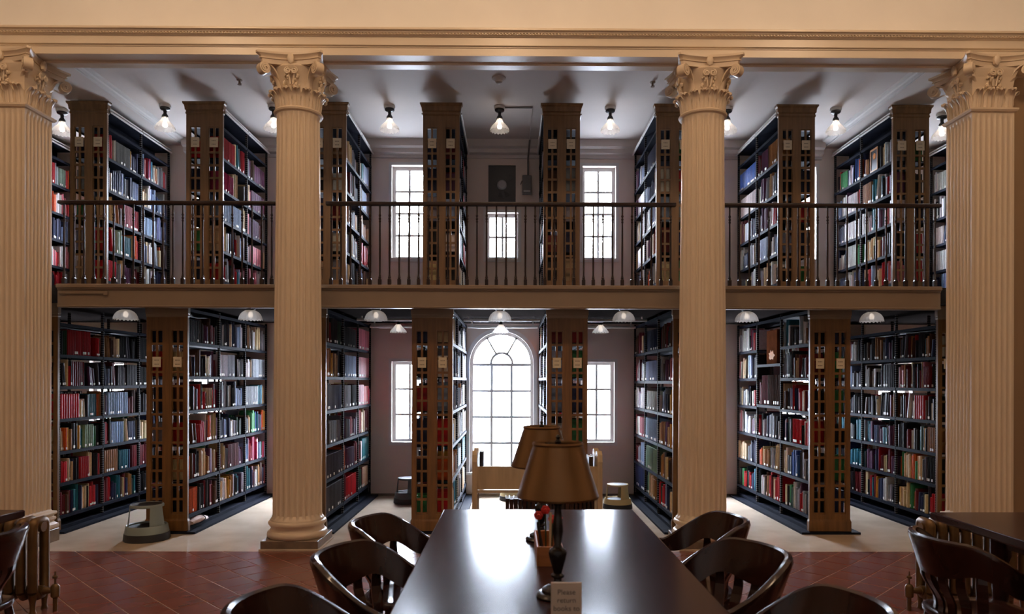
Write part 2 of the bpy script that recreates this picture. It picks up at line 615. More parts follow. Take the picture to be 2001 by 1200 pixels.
wb = gridpanel(xs, zs, solid, YB, YB + 0.28)
arc = [(AX + AR * math.cos(t), AS + AR * math.sin(t)) for t in np.linspace(PI, PI / 2, 17)]
wb.prism(arc + [(AX - AR, AS + AR)], YB, YB + 0.28, 'Y')
arc = [(AX + AR * math.cos(t), AS + AR * math.sin(t)) for t in np.linspace(PI / 2, 0, 17)]
wb.prism(arc + [(AX + AR, AS + AR)], YB, YB + 0.28, 'Y')
struct('wall_back', wb, 'backwall', 'grey lilac back wall with windows')


def portal(x, z, w, h):
    d = bpy.data.lights.new('window_portal', 'AREA')
    d.shape = 'RECTANGLE'
    d.size, d.size_y = w, h
    d.cycles.is_portal = True
    o = bpy.data.objects.new('window_portal', d)
    COL.objects.link(o)
    o.location = (x, YB + 0.27, z)
    o.rotation_euler = (-PI / 2, 0, 0)


def rect_window(n, cx, w, z0, z1, cols, rows, label):
    t = thing('window_%d' % n, label, None, (cx, YB + 0.10, z0), kind='structure')
    h = z1 - z0
    c = 0.035
    gx, gz = [-w / 2 - c, -w / 2 + 0.006, w / 2 - 0.006, w / 2 + c], [-c, 0.006, h - 0.006, h + c]
    gridpanel(gx, gz, lambda i, j: not (i == 1 and j == 1), -0.118, -0.098).build('casing', 'white', t)
    f, m = 0.048, 0.028
    pw, ph = (w - 2 * f - (cols - 1) * m) / cols, (h - 2 * f - (rows - 1) * m) / rows
    sx, sz = [-w / 2], [0.0]
    for k in range(cols):
        a = -w / 2 + f + k * (pw + m)
        sx += [a, a + pw]
    for k in range(rows):
        a = f + k * (ph + m)
        sz += [a, a + ph]
    sx.append(w / 2)
    sz.append(h)
    gridpanel(sx, sz, lambda i, j: not (i % 2 == 1 and j % 2 == 1), 0.0, 0.045).build('sash', 'sash', t)
    pm = MB().box(-pw / 2, pw / 2, 0.02, 0.024, -ph / 2, ph / 2).mesh('pane', 'glass')
    for a in range(cols):
        for b in range(rows):
            obj('pane', pm, t, (sx[1 + 2 * a] + pw / 2, 0, sz[1 + 2 * b] + ph / 2))
    MB().box(-w / 2 - 0.03, w / 2 + 0.03, -0.125, 0.0, -0.012, 0.012).build('sill', 'white', t)
    portal(cx, (z0 + z1) / 2, w, h)


names = {0: 'six-pane ground floor window beside the oak panel, left of the arched window', 1: 'six-pane ground floor window right of the arched window',
         2: 'tall eight-pane gallery window on the left', 3: 'tall eight-pane gallery window on the right', 4: 'small four-pane gallery window under the dark panel'}
for k, (kd, c, w, a, b) in enumerate(OPEN):
    rect_window(k + 1 + (k > 4), c, w, a, b, 2, {'lower': 3, 'tall': 5, 'upper': 4, 'small': 2}[kd], names.get(k))

# arched window
aw = thing('window_6', 'large round-headed window with fanlight at the end of the aisle', None, (AX, YB + 0.10, AB), kind='structure')
H = AS - AB


def ring(r0, r1, y0, y1, zc, a0=0.0, a1=PI, n=28):
    mb = MB()
    T = np.linspace(a0, a1, n)
    return mb.rings([[(r0 * math.cos(t), y0, zc + r0 * math.sin(t)), (r1 * math.cos(t), y0, zc + r1 * math.sin(t)),
                      (r1 * math.cos(t), y1, zc + r1 * math.sin(t)), (r0 * math.cos(t), y1, zc + r0 * math.sin(t))] for t in T])


ring(AR - 0.004, AR + 0.05, -0.125, -0.098, H).build('casing', 'white', aw, smooth=True)
for s in (-1, 1):
    MB().box(min(s * (AR - 0.004), s * (AR + 0.05)), max(s * (AR - 0.004), s * (AR + 0.05)), -0.125, -0.098, 0, H).build('casing', 'white', aw)
MB().box(-AR - 0.07, AR + 0.07, -0.15, 0.0, -0.03, 0.0).build('sill', 'white', aw)
ring(AR - 0.045, AR, 0, 0.045, H).build('fanlight_frame', 'sash', aw, smooth=True)
ring(0.130, 0.162, 0, 0.04, H).build('fanlight_arc', 'sash', aw, smooth=True)
for a in (60, 120):
    a = math.radians(a)
    d, n = Vector((math.cos(a), 0, math.sin(a))), Vector((-math.sin(a), 0, math.cos(a))) * 0.012
    p0, p1 = d * 0.15 + Vector((0, 0, H)), d * (AR - 0.02) + Vector((0, 0, H))
    mb = MB().rings([[p + n + Vector((0, 0, 0)), p - n, p - n + Vector((0, 0.04, 0)), p + n + Vector((0, 0.04, 0))] for p in (p0, p1)])
    mb.build('fanlight_bar', 'sash', aw)
f, m = 0.045, 0.034
cols, rows = 3, 4
pw, ph = (2 * AR - 2 * f - 2 * m) / 3, (H - f - 4 * m) / 4
sx, sz = [-AR], [0.0]
for k in range(3):
    a = -AR + f + k * (pw + m)
    sx += [a, a + pw]
for k in range(4):
    a = f + k * (ph + m)
    sz += [a, a + ph]
sx.append(AR)
sz.append(H + 0.006)
gridpanel(sx, sz, lambda i, j: not (i % 2 == 1 and j % 2 == 1), 0.0, 0.045).build('sash', 'sash', aw)
pm = MB().box(-pw / 2, pw / 2, 0.02, 0.024, -ph / 2, ph / 2).mesh('pane', 'glass')
for a in range(3):
    for b in range(4):
        obj('pane', pm, aw, (sx[1 + 2 * a] + pw / 2, 0, sz[1 + 2 * b] + ph / 2))
for a0, a1 in ((0, 60), (60, 120), (120, 180)):
    T = np.radians(np.linspace(a0 + 1.2, a1 - 1.2, 10))
    po = [(0.154 * math.cos(t), H + 0.006 + 0.154 * math.sin(t)) for t in T] + [((AR - 0.03) * math.cos(t), H + 0.006 + (AR - 0.032) * math.sin(t)) for t in reversed(T)]
    MB().prism(po, 0.02, 0.024, 'Y').build('fanlight_pane', 'glass', aw)
po = [(0.14 * math.cos(t), H + 0.006 + 0.134 * math.sin(t)) for t in np.linspace(0, PI, 16)]
MB().prism(po, 0.02, 0.024, 'Y').build('fanlight_pane', 'glass', aw)
MB().tube([(0.01, -0.02, H + AR - 0.03), (0.01, -0.02, H + AR - 0.14)], 0.004, 6).build('pull_chain', 'black', aw)
portal(AX, AB + (H + AR) / 2, 2 * AR, H + AR)


# ================================================================== COLUMNS
def fluted_ring(R, z, n=24, depth=0.016):
    P = []
    for k in range(n):
        a0 = 2 * PI * k / n
        st = 2 * PI / n
        for u, d in ((0.0, 0), (0.2, 0), (0.30, 0.55), (0.42, 0.92), (0.6, 1.0), (0.78, 0.92), (0.90, 0.55)):
            r = R - depth * d
            a = a0 + st * u
            P.append((r * math.cos(a), r * math.sin(a), z))
    return P


def leaf_mesh(h, w, curl, name='acanthus_leaf'):
    """An upright acanthus leaf: base at origin, back against -y, tip curling out to +y and down."""
    prof = [(0.0, 0.004), (0.25, 0.010), (0.5, 0.014), (0.72, 0.022), (0.88, 0.022 + curl * 0.45), (0.97, 0.022 + curl * 0.85), (0.96, 0.022 + curl * 1.15),
            (0.86, 0.022 + curl * 1.25)]
    wid = [0.42, 0.50, 0.42, 0.52, 0.44, 0.46, 0.36, 0.16]
    R = []
    for (t, yo), wd in zip(prof, wid):
        row = []
        for u in (-1, -0.55, -0.12, 0.0, 0.12, 0.55, 1):
            rib = {0.0: 0.010, 0.12: 0.002, 0.55: 0.007, 1: -0.004}[abs(u)]
            row.append((u * w * wd, yo + rib, t * h - (0.010 if abs(u) == 1 else 0)))
        R.append(row)
    mb = MB()
    n = 7
    for r in R:
        mb.v += r
    for r in R:
        mb.v += [(p[0], p[1] - 0.010, p[2]) for p in r]
    L = len(R) * n
    for i in range(len(R) - 1):
        for j in range(n - 1):
            a = i * n + j
            mb.f.append((a, a + n, a + n + 1, a + 1))
            mb.f.append((L + a, L + a + 1, L + a + n + 1, L + a + n))
        for a in (i * n, i * n + n - 1):
            mb.f.append((a, a + n, L + a + n, L + a))
    for j in range(n - 1):
        mb.f.append((j, j + 1, L + j + 1, L + j))
        e = (len(R) - 1) * n + j
        mb.f.append((e, e + 1, L + e + 1, L + e))
    return mb.mesh(name, 'cream', True)


def volute_mesh(r0):
    """Scroll in the local yz plane (y outward), starting low on the bell; origin at bell radius r0, height of bell foot."""
    mb = MB()
    pts = []
    # stem rising out of the bell
    for t in np.linspace(0, 1, 9):
        pts.append((0.02 + 0.155 * t ** 1.7, 0.175 + 0.205 * math.sin(t * PI / 2)))
    cy, cz, R = 0.180, 0.330, 0.052
    for k, t in enumerate(np.linspace(0, 2.4 * 2 * PI, 44)):
        r = R * (1 - 0.80 * k / 43)
        pts.append((cy + r * math.sin(t) , cz + r * math.cos(t)))
    w = 0.036
    Rg = []
    for i, p in enumerate(pts):
        a, b = pts[max(0, i - 1)], pts[min(len(pts) - 1, i + 1)]
        d = Vector((b[0] - a[0], b[1] - a[1])).normalized()
        nrm = Vector((-d.y, d.x)) * 0.007
        ww = w * (0.55 + 0.45 * min(1, i / 9))
        if i > 12:
            ww = w * (1 + 0.25 * (i - 12) / 40)
        Rg.append([(-ww, p[0] + nrm.x, p[1] + nrm.y), (ww, p[0] + nrm.x, p[1] + nrm.y), (ww, p[0] - nrm.x, p[1] - nrm.y), (-ww, p[0] - nrm.x, p[1] - nrm.y)])
    mb.rings(Rg)
    # core closes the scroll
    mb.rings([[(x, cy + rr_ * math.sin(t), cz + rr_ * math.cos(t)) for t in np.linspace(0, 2 * PI, 17)[:-1]] for x, rr_ in
              ((-0.030, 0.046), (-0.030, 0.046), (0.030, 0.046))])
    return mb.mesh('volute', 'cream', True)


def blade_mesh():
    """Broad smooth leaf that carries a volute."""
    mb = MB()
    R = []
    for t in np.linspace(0, 1, 9):
        y = 0.008 + 0.10 * t ** 2.2 + (0.03 if t > 0.95 else 0)
        z = 0.15 + 0.135 * math.sin(t * PI / 2) - (0.015 if t > 0.95 else 0)
        w = 0.040 * (1 - 0.45 * t)
        R.append([(-w, y - 0.012, z), (-w * 0.5, y + 0.004, z), (0, y + 0.008, z), (w * 0.5, y + 0.004, z), (w, y - 0.012, z), (0, y - 0.014, z)])
    return mb.rings(R).mesh('corner_leaf', 'cream', True)


def spray_mesh():
    """Central ornament of a capital face: two small scrolls over a bunch of leaflets."""
    mb = MB()
    for s in (-1, 1):
        pts = []
        for t in np.linspace(0, 1, 6):
            pts.append((s * (0.012 + 0.02 * t), 0.022 + 0.02 * t, 0.20 + 0.13 * t))
        for k, t in enumerate(np.linspace(0, 1.7 * 2 * PI, 20)):
            r = 0.030 * (1 - 0.8 * k / 19)
            pts.append((s * (0.030 + r * math.sin(t)) , 0.050, 0.315 + r * math.cos(t)))
        mb.tube(pts, 0.0085, 6)
    rq = random.Random(5)
    for k in range(26):
        z = 0.165 + 0.16 * rq.random()
        x = rq.uniform(-0.085, 0.085) * (1 - (z - 0.165) * 2.2)
        r = rq.uniform(0.009, 0.016)
        y = 0.016 + 0.05 * (z - 0.16) + rq.uniform(0, 0.01)
        mb.rings([[(x + r * q * math.cos(a), y + r * yy, z + r * 1.3 * q * math.sin(a)) for a in np.linspace(0, 2 * PI, 7)[:-1]] for q, yy in
                  ((0.9, -0.6), (1, 0.2), (0.55, 0.9), (0.1, 1.05))])
    return mb.mesh('leaf_spray', 'cream', True)


LEAF, VOL, BLADE, SPRAY = leaf_mesh(0.168, 0.084, 0.044), volute_mesh(0.2), blade_mesh(), spray_mesh()
FLEU = MB().rings([[(0.030 * q * math.cos(a), 0.012 * yy, 0.05 * q * math.sin(a)) for a in np.linspace(0, 2 * PI, 9)[:-1]] for q, yy in
                   ((1, -1.5), (1, 0.6), (0.6, 1.4), (0.2, 1.6))]).mesh('fleuron', 'cream', True)


def abacus(parent, half, mid, z0, z1):
    def outline(k):
        P = []
        for q in range(4):
            a = q * PI / 2
            for u in np.linspace(-1, 1, 13):
                d = mid + (half - mid) * abs(u) ** 1.8
                x, y = u * (half - 0.022) * k, -d * k
                P.append((x * math.cos(a) - y * math.sin(a), x * math.sin(a) + y * math.cos(a)))
        return P
    h = z1 - z0
    prof = [(0.87, 0), (0.885, 0.40), (0.925, 0.42), (0.93, 0.50), (0.90, 0.52), (0.92, 0.62), (0.975, 0.76), (1.0, 0.80), (1.0, 1.0)]
    mb = MB().rings([[(*p, z0 + h * t) for p in outline(k)] for k, t in prof])
    return mb.build('abacus', 'cream', parent, True)


def put(me, name, parent, x, y, z, rz):
    o = obj(name, me, parent, (x, y, z))
    o.rotation_euler = (0, 0, rz)
    return o


ZT = 4.065        # foot of the capitals
CAPH = 0.478


def capital_round(t, z):
    bell = [(0.192, 0), (0.192, 0.16), (0.196, 0.22), (0.212, 0.29), (0.236, 0.345), (0.245, 0.365), (0.238, 0.385)]
    MB().lathe([(r, z + h) for r, h in bell], 40).build('bell', 'cream', t, True)
    MB().lathe([(0.190, z - 0.035), (0.200, z - 0.030), (0.220, z - 0.02), (0.226, z - 0.006), (0.218, z + 0.006), (0.190, z + 0.008)], 48).build('astragal', 'cream', t, True)
    for k in range(16):
        a = 2 * PI * (k + 0.5) / 16
        put(LEAF, 'acanthus_leaf', t, 0.192 * math.cos(a), 0.192 * math.sin(a), z + 0.008, a - PI / 2)
    for k in range(4):
        a = PI / 4 + k * PI / 2
        put(VOL, 'volute', t, 0.165 * math.cos(a), 0.165 * math.sin(a), z, a - PI / 2)
        put(BLADE, 'corner_leaf', t, 0.195 * math.cos(a), 0.195 * math.sin(a), z, a - PI / 2)
        a = k * PI / 2
        put(SPRAY, 'leaf_spray', t, 0.192 * math.cos(a), 0.192 * math.sin(a), z, a - PI / 2)
        put(FLEU, 'fleuron', t, 0.245 * math.cos(a), 0.245 * math.sin(a), z + CAPH - 0.052, a - PI / 2)
    abacus(t, 0.305, 0.248, z + 0.375, z + CAPH)


def make_column(label, x, y):
    t = thing('column', label, 'column', (x, y, 0), kind='structure')
    rows = []
    for z, R in ((0.262, 0.242), (0.275, 0.232), (0.30, 0.224), (0.9, 0.2235), (1.6, 0.219), (2.4, 0.211), (3.2, 0.203), (3.9, 0.196), (3.98, 0.196)):
        rows.append(fluted_ring(R, z, depth=0.0 if z < 0.29 else 0.017))
    rows.append(fluted_ring(0.196, 4.005, depth=0.004))
    rows.append(fluted_ring(0.200, ZT - 0.03, depth=0.0))
    MB().rings(rows).build('shaft', 'cream', t, True)
    base = [(0.262, 0.09), (0.272, 0.10), (0.276, 0.120), (0.272, 0.140), (0.260, 0.152), (0.250, 0.156), (0.246, 0.164), (0.240, 0.178), (0.243, 0.192),
            (0.250, 0.198), (0.252, 0.204), (0.262, 0.212), (0.265, 0.226), (0.260, 0.240), (0.248, 0.248), (0.246, 0.258), (0.242, 0.264)]
    MB().lathe(base, 56).build('base_mouldings', 'cream', t, True)
    MB().cbox(-0.262, 0.262, -0.262, 0.262, 0.018, 0.09, 0.004).build('plinth', 'stone', t)
    MB().cbox(-0.275, 0.275, -0.270, 0.270, 0.0, 0.018, 0.003).build('plinth_foot', 'marble', t)
    capital_round(t, ZT)
    return t


make_column('fluted cream Corinthian column at the left of the central aisle', -2.02, 6.79)
make_column('fluted cream Corinthian column at the right of the central aisle', 1.81, 6.79)


def make_pilaster(label, x, y):
    t = thing('pilaster', label, 'pilaster', (x, y, 0), kind='structure')
    hw = 0.195

    def sect(z, dep):
        P = []
        for q in range(4):
            a = q * PI / 2
            n = 7
            m0 = 0.018
            st = (2 * hw - 2 * m0) / n
            L = [(-hw, 0)]
            for k in range(n):
                s0 = -hw + m0 + k * st
                for u, d in ((0.08, 0), (0.2, 0.7), (0.35, 0.95), (0.5, 1.0), (0.65, 0.95), (0.8, 0.7), (0.92, 0)):
                    L.append((s0 + u * st, d * dep))
            for u, d in L:
                xx, yy = u, -hw + d
                P.append((xx * math.cos(a) - yy * math.sin(a), xx * math.sin(a) + yy * math.cos(a), z))
        return P
    MB().rings([sect(0.30, 0.0), sect(0.33, 0.014), sect(3.97, 0.014), sect(4.00, 0.002), sect(ZT - 0.03, 0.0)]).build('shaft', 'cream', t, True)
    pb = [(0.232, 0.12), (0.240, 0.128), (0.243, 0.145), (0.240, 0.165), (0.226, 0.176), (0.214, 0.186), (0.214, 0.20), (0.222, 0.206), (0.226, 0.22), (0.222, 0.234), (0.212, 0.24),
          (0.212, 0.25), (0.226, 0.258), (0.232, 0.272), (0.226, 0.288), (0.200, 0.294), (0.194, 0.31)]
    MB().squarelathe(pb).build('base_mouldings', 'cream', t)
    MB().cbox(-0.245, 0.245, -0.245, 0.245, 0.0, 0.12, 0.004).build('plinth', 'stone', t)
    z = ZT
    MB().squarelathe([(0.190, z - 0.035), (0.212, z - 0.028), (0.222, z - 0.014), (0.222, z), (0.205, z + 0.008), (0.190, z + 0.010)]).build('astragal', 'cream', t)
    MB().squarelathe([(0.188, z), (0.188, z + 0.20), (0.200, z + 0.29), (0.222, z + 0.36), (0.222, z + 0.385)]).build('bell', 'cream', t)
    for q in range(4):
        a = q * PI / 2
        for u in (-0.147, -0.049, 0.049, 0.147):
            xx, yy = u, -0.188
            put(LEAF, 'acanthus_leaf', t, xx * math.cos(a) - yy * math.sin(a), xx * math.sin(a) + yy * math.cos(a), z + 0.008, a + PI)
        put(SPRAY, 'leaf_spray', t, 0.188 * math.sin(a), -0.188 * math.cos(a), z, a + PI)
        put(FLEU, 'fleuron', t, 0.245 * math.sin(a), -0.245 * math.cos(a), z + CAPH - 0.052, a + PI)
        b = PI / 4 + q * PI / 2
        put(VOL, 'volute', t, 0.20 * math.cos(b), 0.20 * math.sin(b), z, b - PI / 2)
        put(BLADE, 'corner_leaf', t, 0.225 * math.cos(b), 0.225 * math.sin(b), z, b - PI / 2)
    abacus(t, 0.315, 0.240, z + 0.375, z + CAPH)


make_pilaster('square fluted pilaster at the far left edge', -4.63, 6.745)
make_pilaster('square fluted pilaster at the far right edge', 4.42, 6.745)

# ================================================================== BALUSTRADES
BALU = MB().lathe([(0.0075, 0.070), (0.015, 0.078), (0.011, 0.09), (0.0085, 0.11), (0.0095, 0.35), (0.0075, 0.62), (0.012, 0.635), (0.0075, 0.645), (0.013, 0.66),
                   (0.0075, 0.675), (0.013, 0.69), (0.008, 0.705), (0.008, 0.79)], 10)
BALU.box(-0.016, 0.016, -0.016, 0.016, 0.0, 0.062)
BALU.rings([[(-0.016, -0.016, 0.062), (0.016, -0.016, 0.062), (0.016, 0.016, 0.062), (-0.016, 0.016, 0.062)],
            [(-0.006, -0.006, 0.078), (0.006, -0.006, 0.078), (0.006, 0.006, 0.078), (-0.006, 0.006, 0.078)]])
BALU = BALU.mesh('baluster', 'rail', True)
for nm, x0, x1 in (('left', -4.44, -2.215), ('central', -1.825, 1.615), ('right', 2.005, 4.235)):
    t = thing('balustrade', 'dark turned balustrade along the gallery edge, %s bay' % nm, 'balustrade', (0, 7.06, ZG + 0.002), group='gallery balustrades')
    hr = [(-0.030, 0.790), (0.030, 0.790), (0.034, 0.802), (0.030, 0.818), (0.014, 0.826), (-0.014, 0.826), (-0.030, 0.818), (-0.034, 0.802)]
    MB().prism(hr, x0, x1).build('handrail', 'rail', t, True)
    n = int(round((x1 - x0) / 0.0955))
    for k in range(n):
        obj('baluster', BALU, t, (x0 + (k + 0.5) * (x1 - x0) / n, 0, 0))

# ================================================================== BOOKSTACKS
LOWX = [-4.797, -3.488, -2.092, -0.805, 0.565, 1.852, 3.248, 4.557]
UPX = [-6.10] + LOWX + [5.86]
YL0, YU0, YE = 7.28, 8.15, 9.66
GX = [-0.157, -0.117, -0.095, -0.052, 0.052, 0.095, 0.117, 0.157]


def panel_meshes(rows, z0, pitch, top, toprail, m):
    z1 = z0 + rows * pitch
    frame = gridpanel([-0.2075, -0.165, -0.044, 0.044, 0.165, 0.2075], [0.03, z0 - 0.008, z1 + 0.002, toprail],
                      lambda i, j: not (i in (1, 3) and j == 1), 0.0, 0.030).mesh('end_panel', m)
    zz = []
    g = 0.012
    for k in range(rows):
        zz += [z0 + k * pitch + g, z0 + (k + 1) * pitch - g]
    lat = []
    for s in (0, 4):
        x = [(-0.166 if s == 0 else 0.043)] + GX[s:s + 4] + [(-0.043 if s == 0 else 0.166)]
        lat.append(gridpanel(x, [z0 - 0.010] + zz + [z1 + 0.004], lambda i, j: not (i in (1, 3) and j % 2 == 1), 0.008, 0.024).mesh('lattice', m))
    return frame, lat


LP = panel_meshes(13, 0.203, 0.1432, 2.33, 2.205, 'oak')
UP = panel_meshes(12, 0.200, 0.1455, 2.22, 2.10, 'oak_grey_lit')
low_crown = MB().rings([[(-a, -a + 0.2075, z), (a, -a + 0.2075, z), (a, 0.04, z), (-a, 0.04, z)] for a, z in
                        ((0.2085, 2.19), (0.212, 2.20), (0.212, 2.222), (0.216, 2.226), (0.216, 2.328))]).mesh('crown', 'tan')
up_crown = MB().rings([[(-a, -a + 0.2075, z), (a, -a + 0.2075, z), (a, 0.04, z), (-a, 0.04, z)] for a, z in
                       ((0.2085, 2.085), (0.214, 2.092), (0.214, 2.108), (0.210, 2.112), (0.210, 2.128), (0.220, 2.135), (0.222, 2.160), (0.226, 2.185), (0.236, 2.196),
                        (0.240, 2.204), (0.240, 2.22))]).mesh('crown', 'oak_grey_lit')
skirt = MB().rings([[(-a, -a + 0.2075, z), (a, -a + 0.2075, z), (a, 0.04, z), (-a, 0.04, z)] for a, z in
                    ((0.217, 0.028), (0.217, 0.125), (0.213, 0.135), (0.210, 0.142), (0.2085, 0.15))])
skirt_l, skirt_u = skirt.mesh('skirt', 'oak'), skirt.mesh('skirt', 'oak_grey_lit')
CARDL = MB().box(-0.042, 0.042, -0.003, 0.0, -0.052, 0.052).mesh('shelf_card', 'card')
CARDU = MB().box(-0.048, 0.048, -0.003, 0.0, -0.055, 0.055).mesh('shelf_card', 'card')
ik = MB()
for z in (0.018, -0.022):
    for k in range(4):
        ik.box(-0.022 + k * 0.012, -0.014 + k * 0.012, -0.0034, -0.003, z - 0.0035, z + 0.0035)
INK = ik.mesh('ink_lines', 'ink')


def shelf_mesh(L, y=0.0):
    mb = MB()
    p = [(-0.202, 0.012), (-0.202, -0.024), (-0.196, -0.024), (-0.196, -0.006), (0.196, -0.006), (0.196, -0.024), (0.202, -0.024), (0.202, 0.012), (0.196, 0.012), (0.196, 0.0),
         (-0.196, 0.0), (-0.196, 0.012)]
    p = [(-0.202, 0.0), (-0.202, -0.032), (-0.194, -0.032), (-0.194, -0.012), (0.194, -0.012), (0.194, -0.032), (0.202, -0.032), (0.202, 0.0)]
    return mb.prism(p, 0.008, L - 0.008, 'Y').mesh('shelf', 'steel')


SECL, SECU = (YE - 7.31) / 3, (YE - 8.18) / 2
SHL, SHU = shelf_mesh(SECL), shelf_mesh(SECU)
POSTL = MB().box(-0.011, 0.011, -0.013, 0.013, 0.02, 2.31).mesh('upright', 'post')
POSTU = MB().box(-0.011, 0.011, -0.013, 0.013, 0.0, 2.14).mesh('upright', 'post')
FOOT = MB().box(-0.17, 0.17, -0.006, 0.006, 0.05, 0.16).mesh('shelf_foot', 'steel')

ZLOW = [1.945, 1.592, 1.242, 0.888, 0.532, 0.178]
ZLOWSIDE = [1.813, 1.487, 1.152, 0.820, 0.497, 0.165]
ZUP = [ZG + z for z in (1.603, 1.240, 0.893, 0.545, 0.200)]


def make_stack(lower, i, X):
    pos = ['outermost', 'leftmost', 'second from left', 'third from left', 'left of the central aisle', 'right of the central aisle', 'third from right',
           'second from right', 'rightmost', 'outermost']
    if lower:
        lab = 'ground floor oak-ended steel bookstack, ' + pos[i]
        t = thing('bookcase', lab, 'bookcase', (X, YL0, 0), group='ground floor bookstacks')
        fr, la = LP
        rows_top, cz, nsec, sec, zb = 2.205, 1.737, 3, SECL, 0.0
    else:
        lab = 'gallery oak-ended steel bookstack, ' + (pos[i] if 0 < i < 9 else ('beyond the left pilaster' if i == 0 else 'beyond the right pilaster'))
        t = thing('bookcase', lab, 'bookcase', (X, YU0, ZG), group='gallery bookstacks')
        fr, la = UP
        rows_top, cz, nsec, sec, zb = 2.10, 1.766, 2, SECU, ZG
    e = obj('end_panel', fr, t)
    for l in la:
        obj('lattice', l, e)
    obj('crown', low_crown if lower else up_crown, e)
    obj('skirt', skirt_l if lower else skirt_u, e)
    for s in (-1, 1):
        c = obj('shelf_card', CARDL if lower else CARDU, t, (s * 0.105, 0.0, cz))
        obj('ink_lines', INK, c)['kind'] = 'stuff'
    L = YE - (YL0 if lower else YU0)
    if lower:
        MB().box(-0.30, 0.30, -0.035, L, 0.0, 0.022).build('base_plate', 'steel', t)
    MB().box(-0.20, 0.20, 0.032, L, 0.022 if lower else 0.0, 0.055).build('base_deck', 'steel', t)
    for k in range(nsec + 1):
        y = 0.045 + k * sec - (0.02 if k == nsec else 0)
        for s in (-1, 1):
            obj('upright', POSTL if lower else POSTU, t, (s * 0.186, y, 0))
        if lower:
            obj('shelf_foot', FOOT, t, (0, y, 0))
    for k in range(nsec):
        zl = shelf_zs(lower, i, k)
        zl = zl + ([2.285] if lower and i not in (1, 8) else ([2.135] if lower else [ZG + 1.95]))
        for z in zl:
            obj('shelf', SHL if lower else SHU, t, (0, 0.03 + k * sec, z - zb))
    if not lower:
        MB().box(-0.003, 0.003, 0.035, L - 0.01, 0.06, 2.12).build('web_blocking_plate', 'steel', t)  # real above the top shelf; added below to block the bright bay behind
        MB().box(-0.205, 0.205, 0.035, L, 2.120, 2.135).build('top_board', 'steel', t)
        for s in (-1, 1):
            for x, z in ((0.210, 2.158), (0.222, 2.120)):
                MB().tube([(s * x, 0.045, z), (s * x, L * 0.5 - 0.01, z)], 0.011, 8).build('top_rail', 'white', t, True)
                MB().tube([(s * x, L * 0.5 + 0.01, z), (s * x, L, z)], 0.011, 8).build('top_rail', 'white', t, True)
    return t


def shelf_zs(lower, i, k):
    if not lower:
        return list(ZUP)
    if i in (1, 8):
        return list(ZLOWSIDE)
    if i == 6:
        return [z - 0.035 if z > 0.3 else z for z in ZLOW]
    if i == 7 and k == 1:
        return [1.76, 1.27, 0.888, 0.532, 0.178]
    return list(ZLOW)


for i, X in enumerate(LOWX):
    make_stack(True, i + 1, X)
for i, X in enumerate(UPX):
    make_stack(False, i, X)

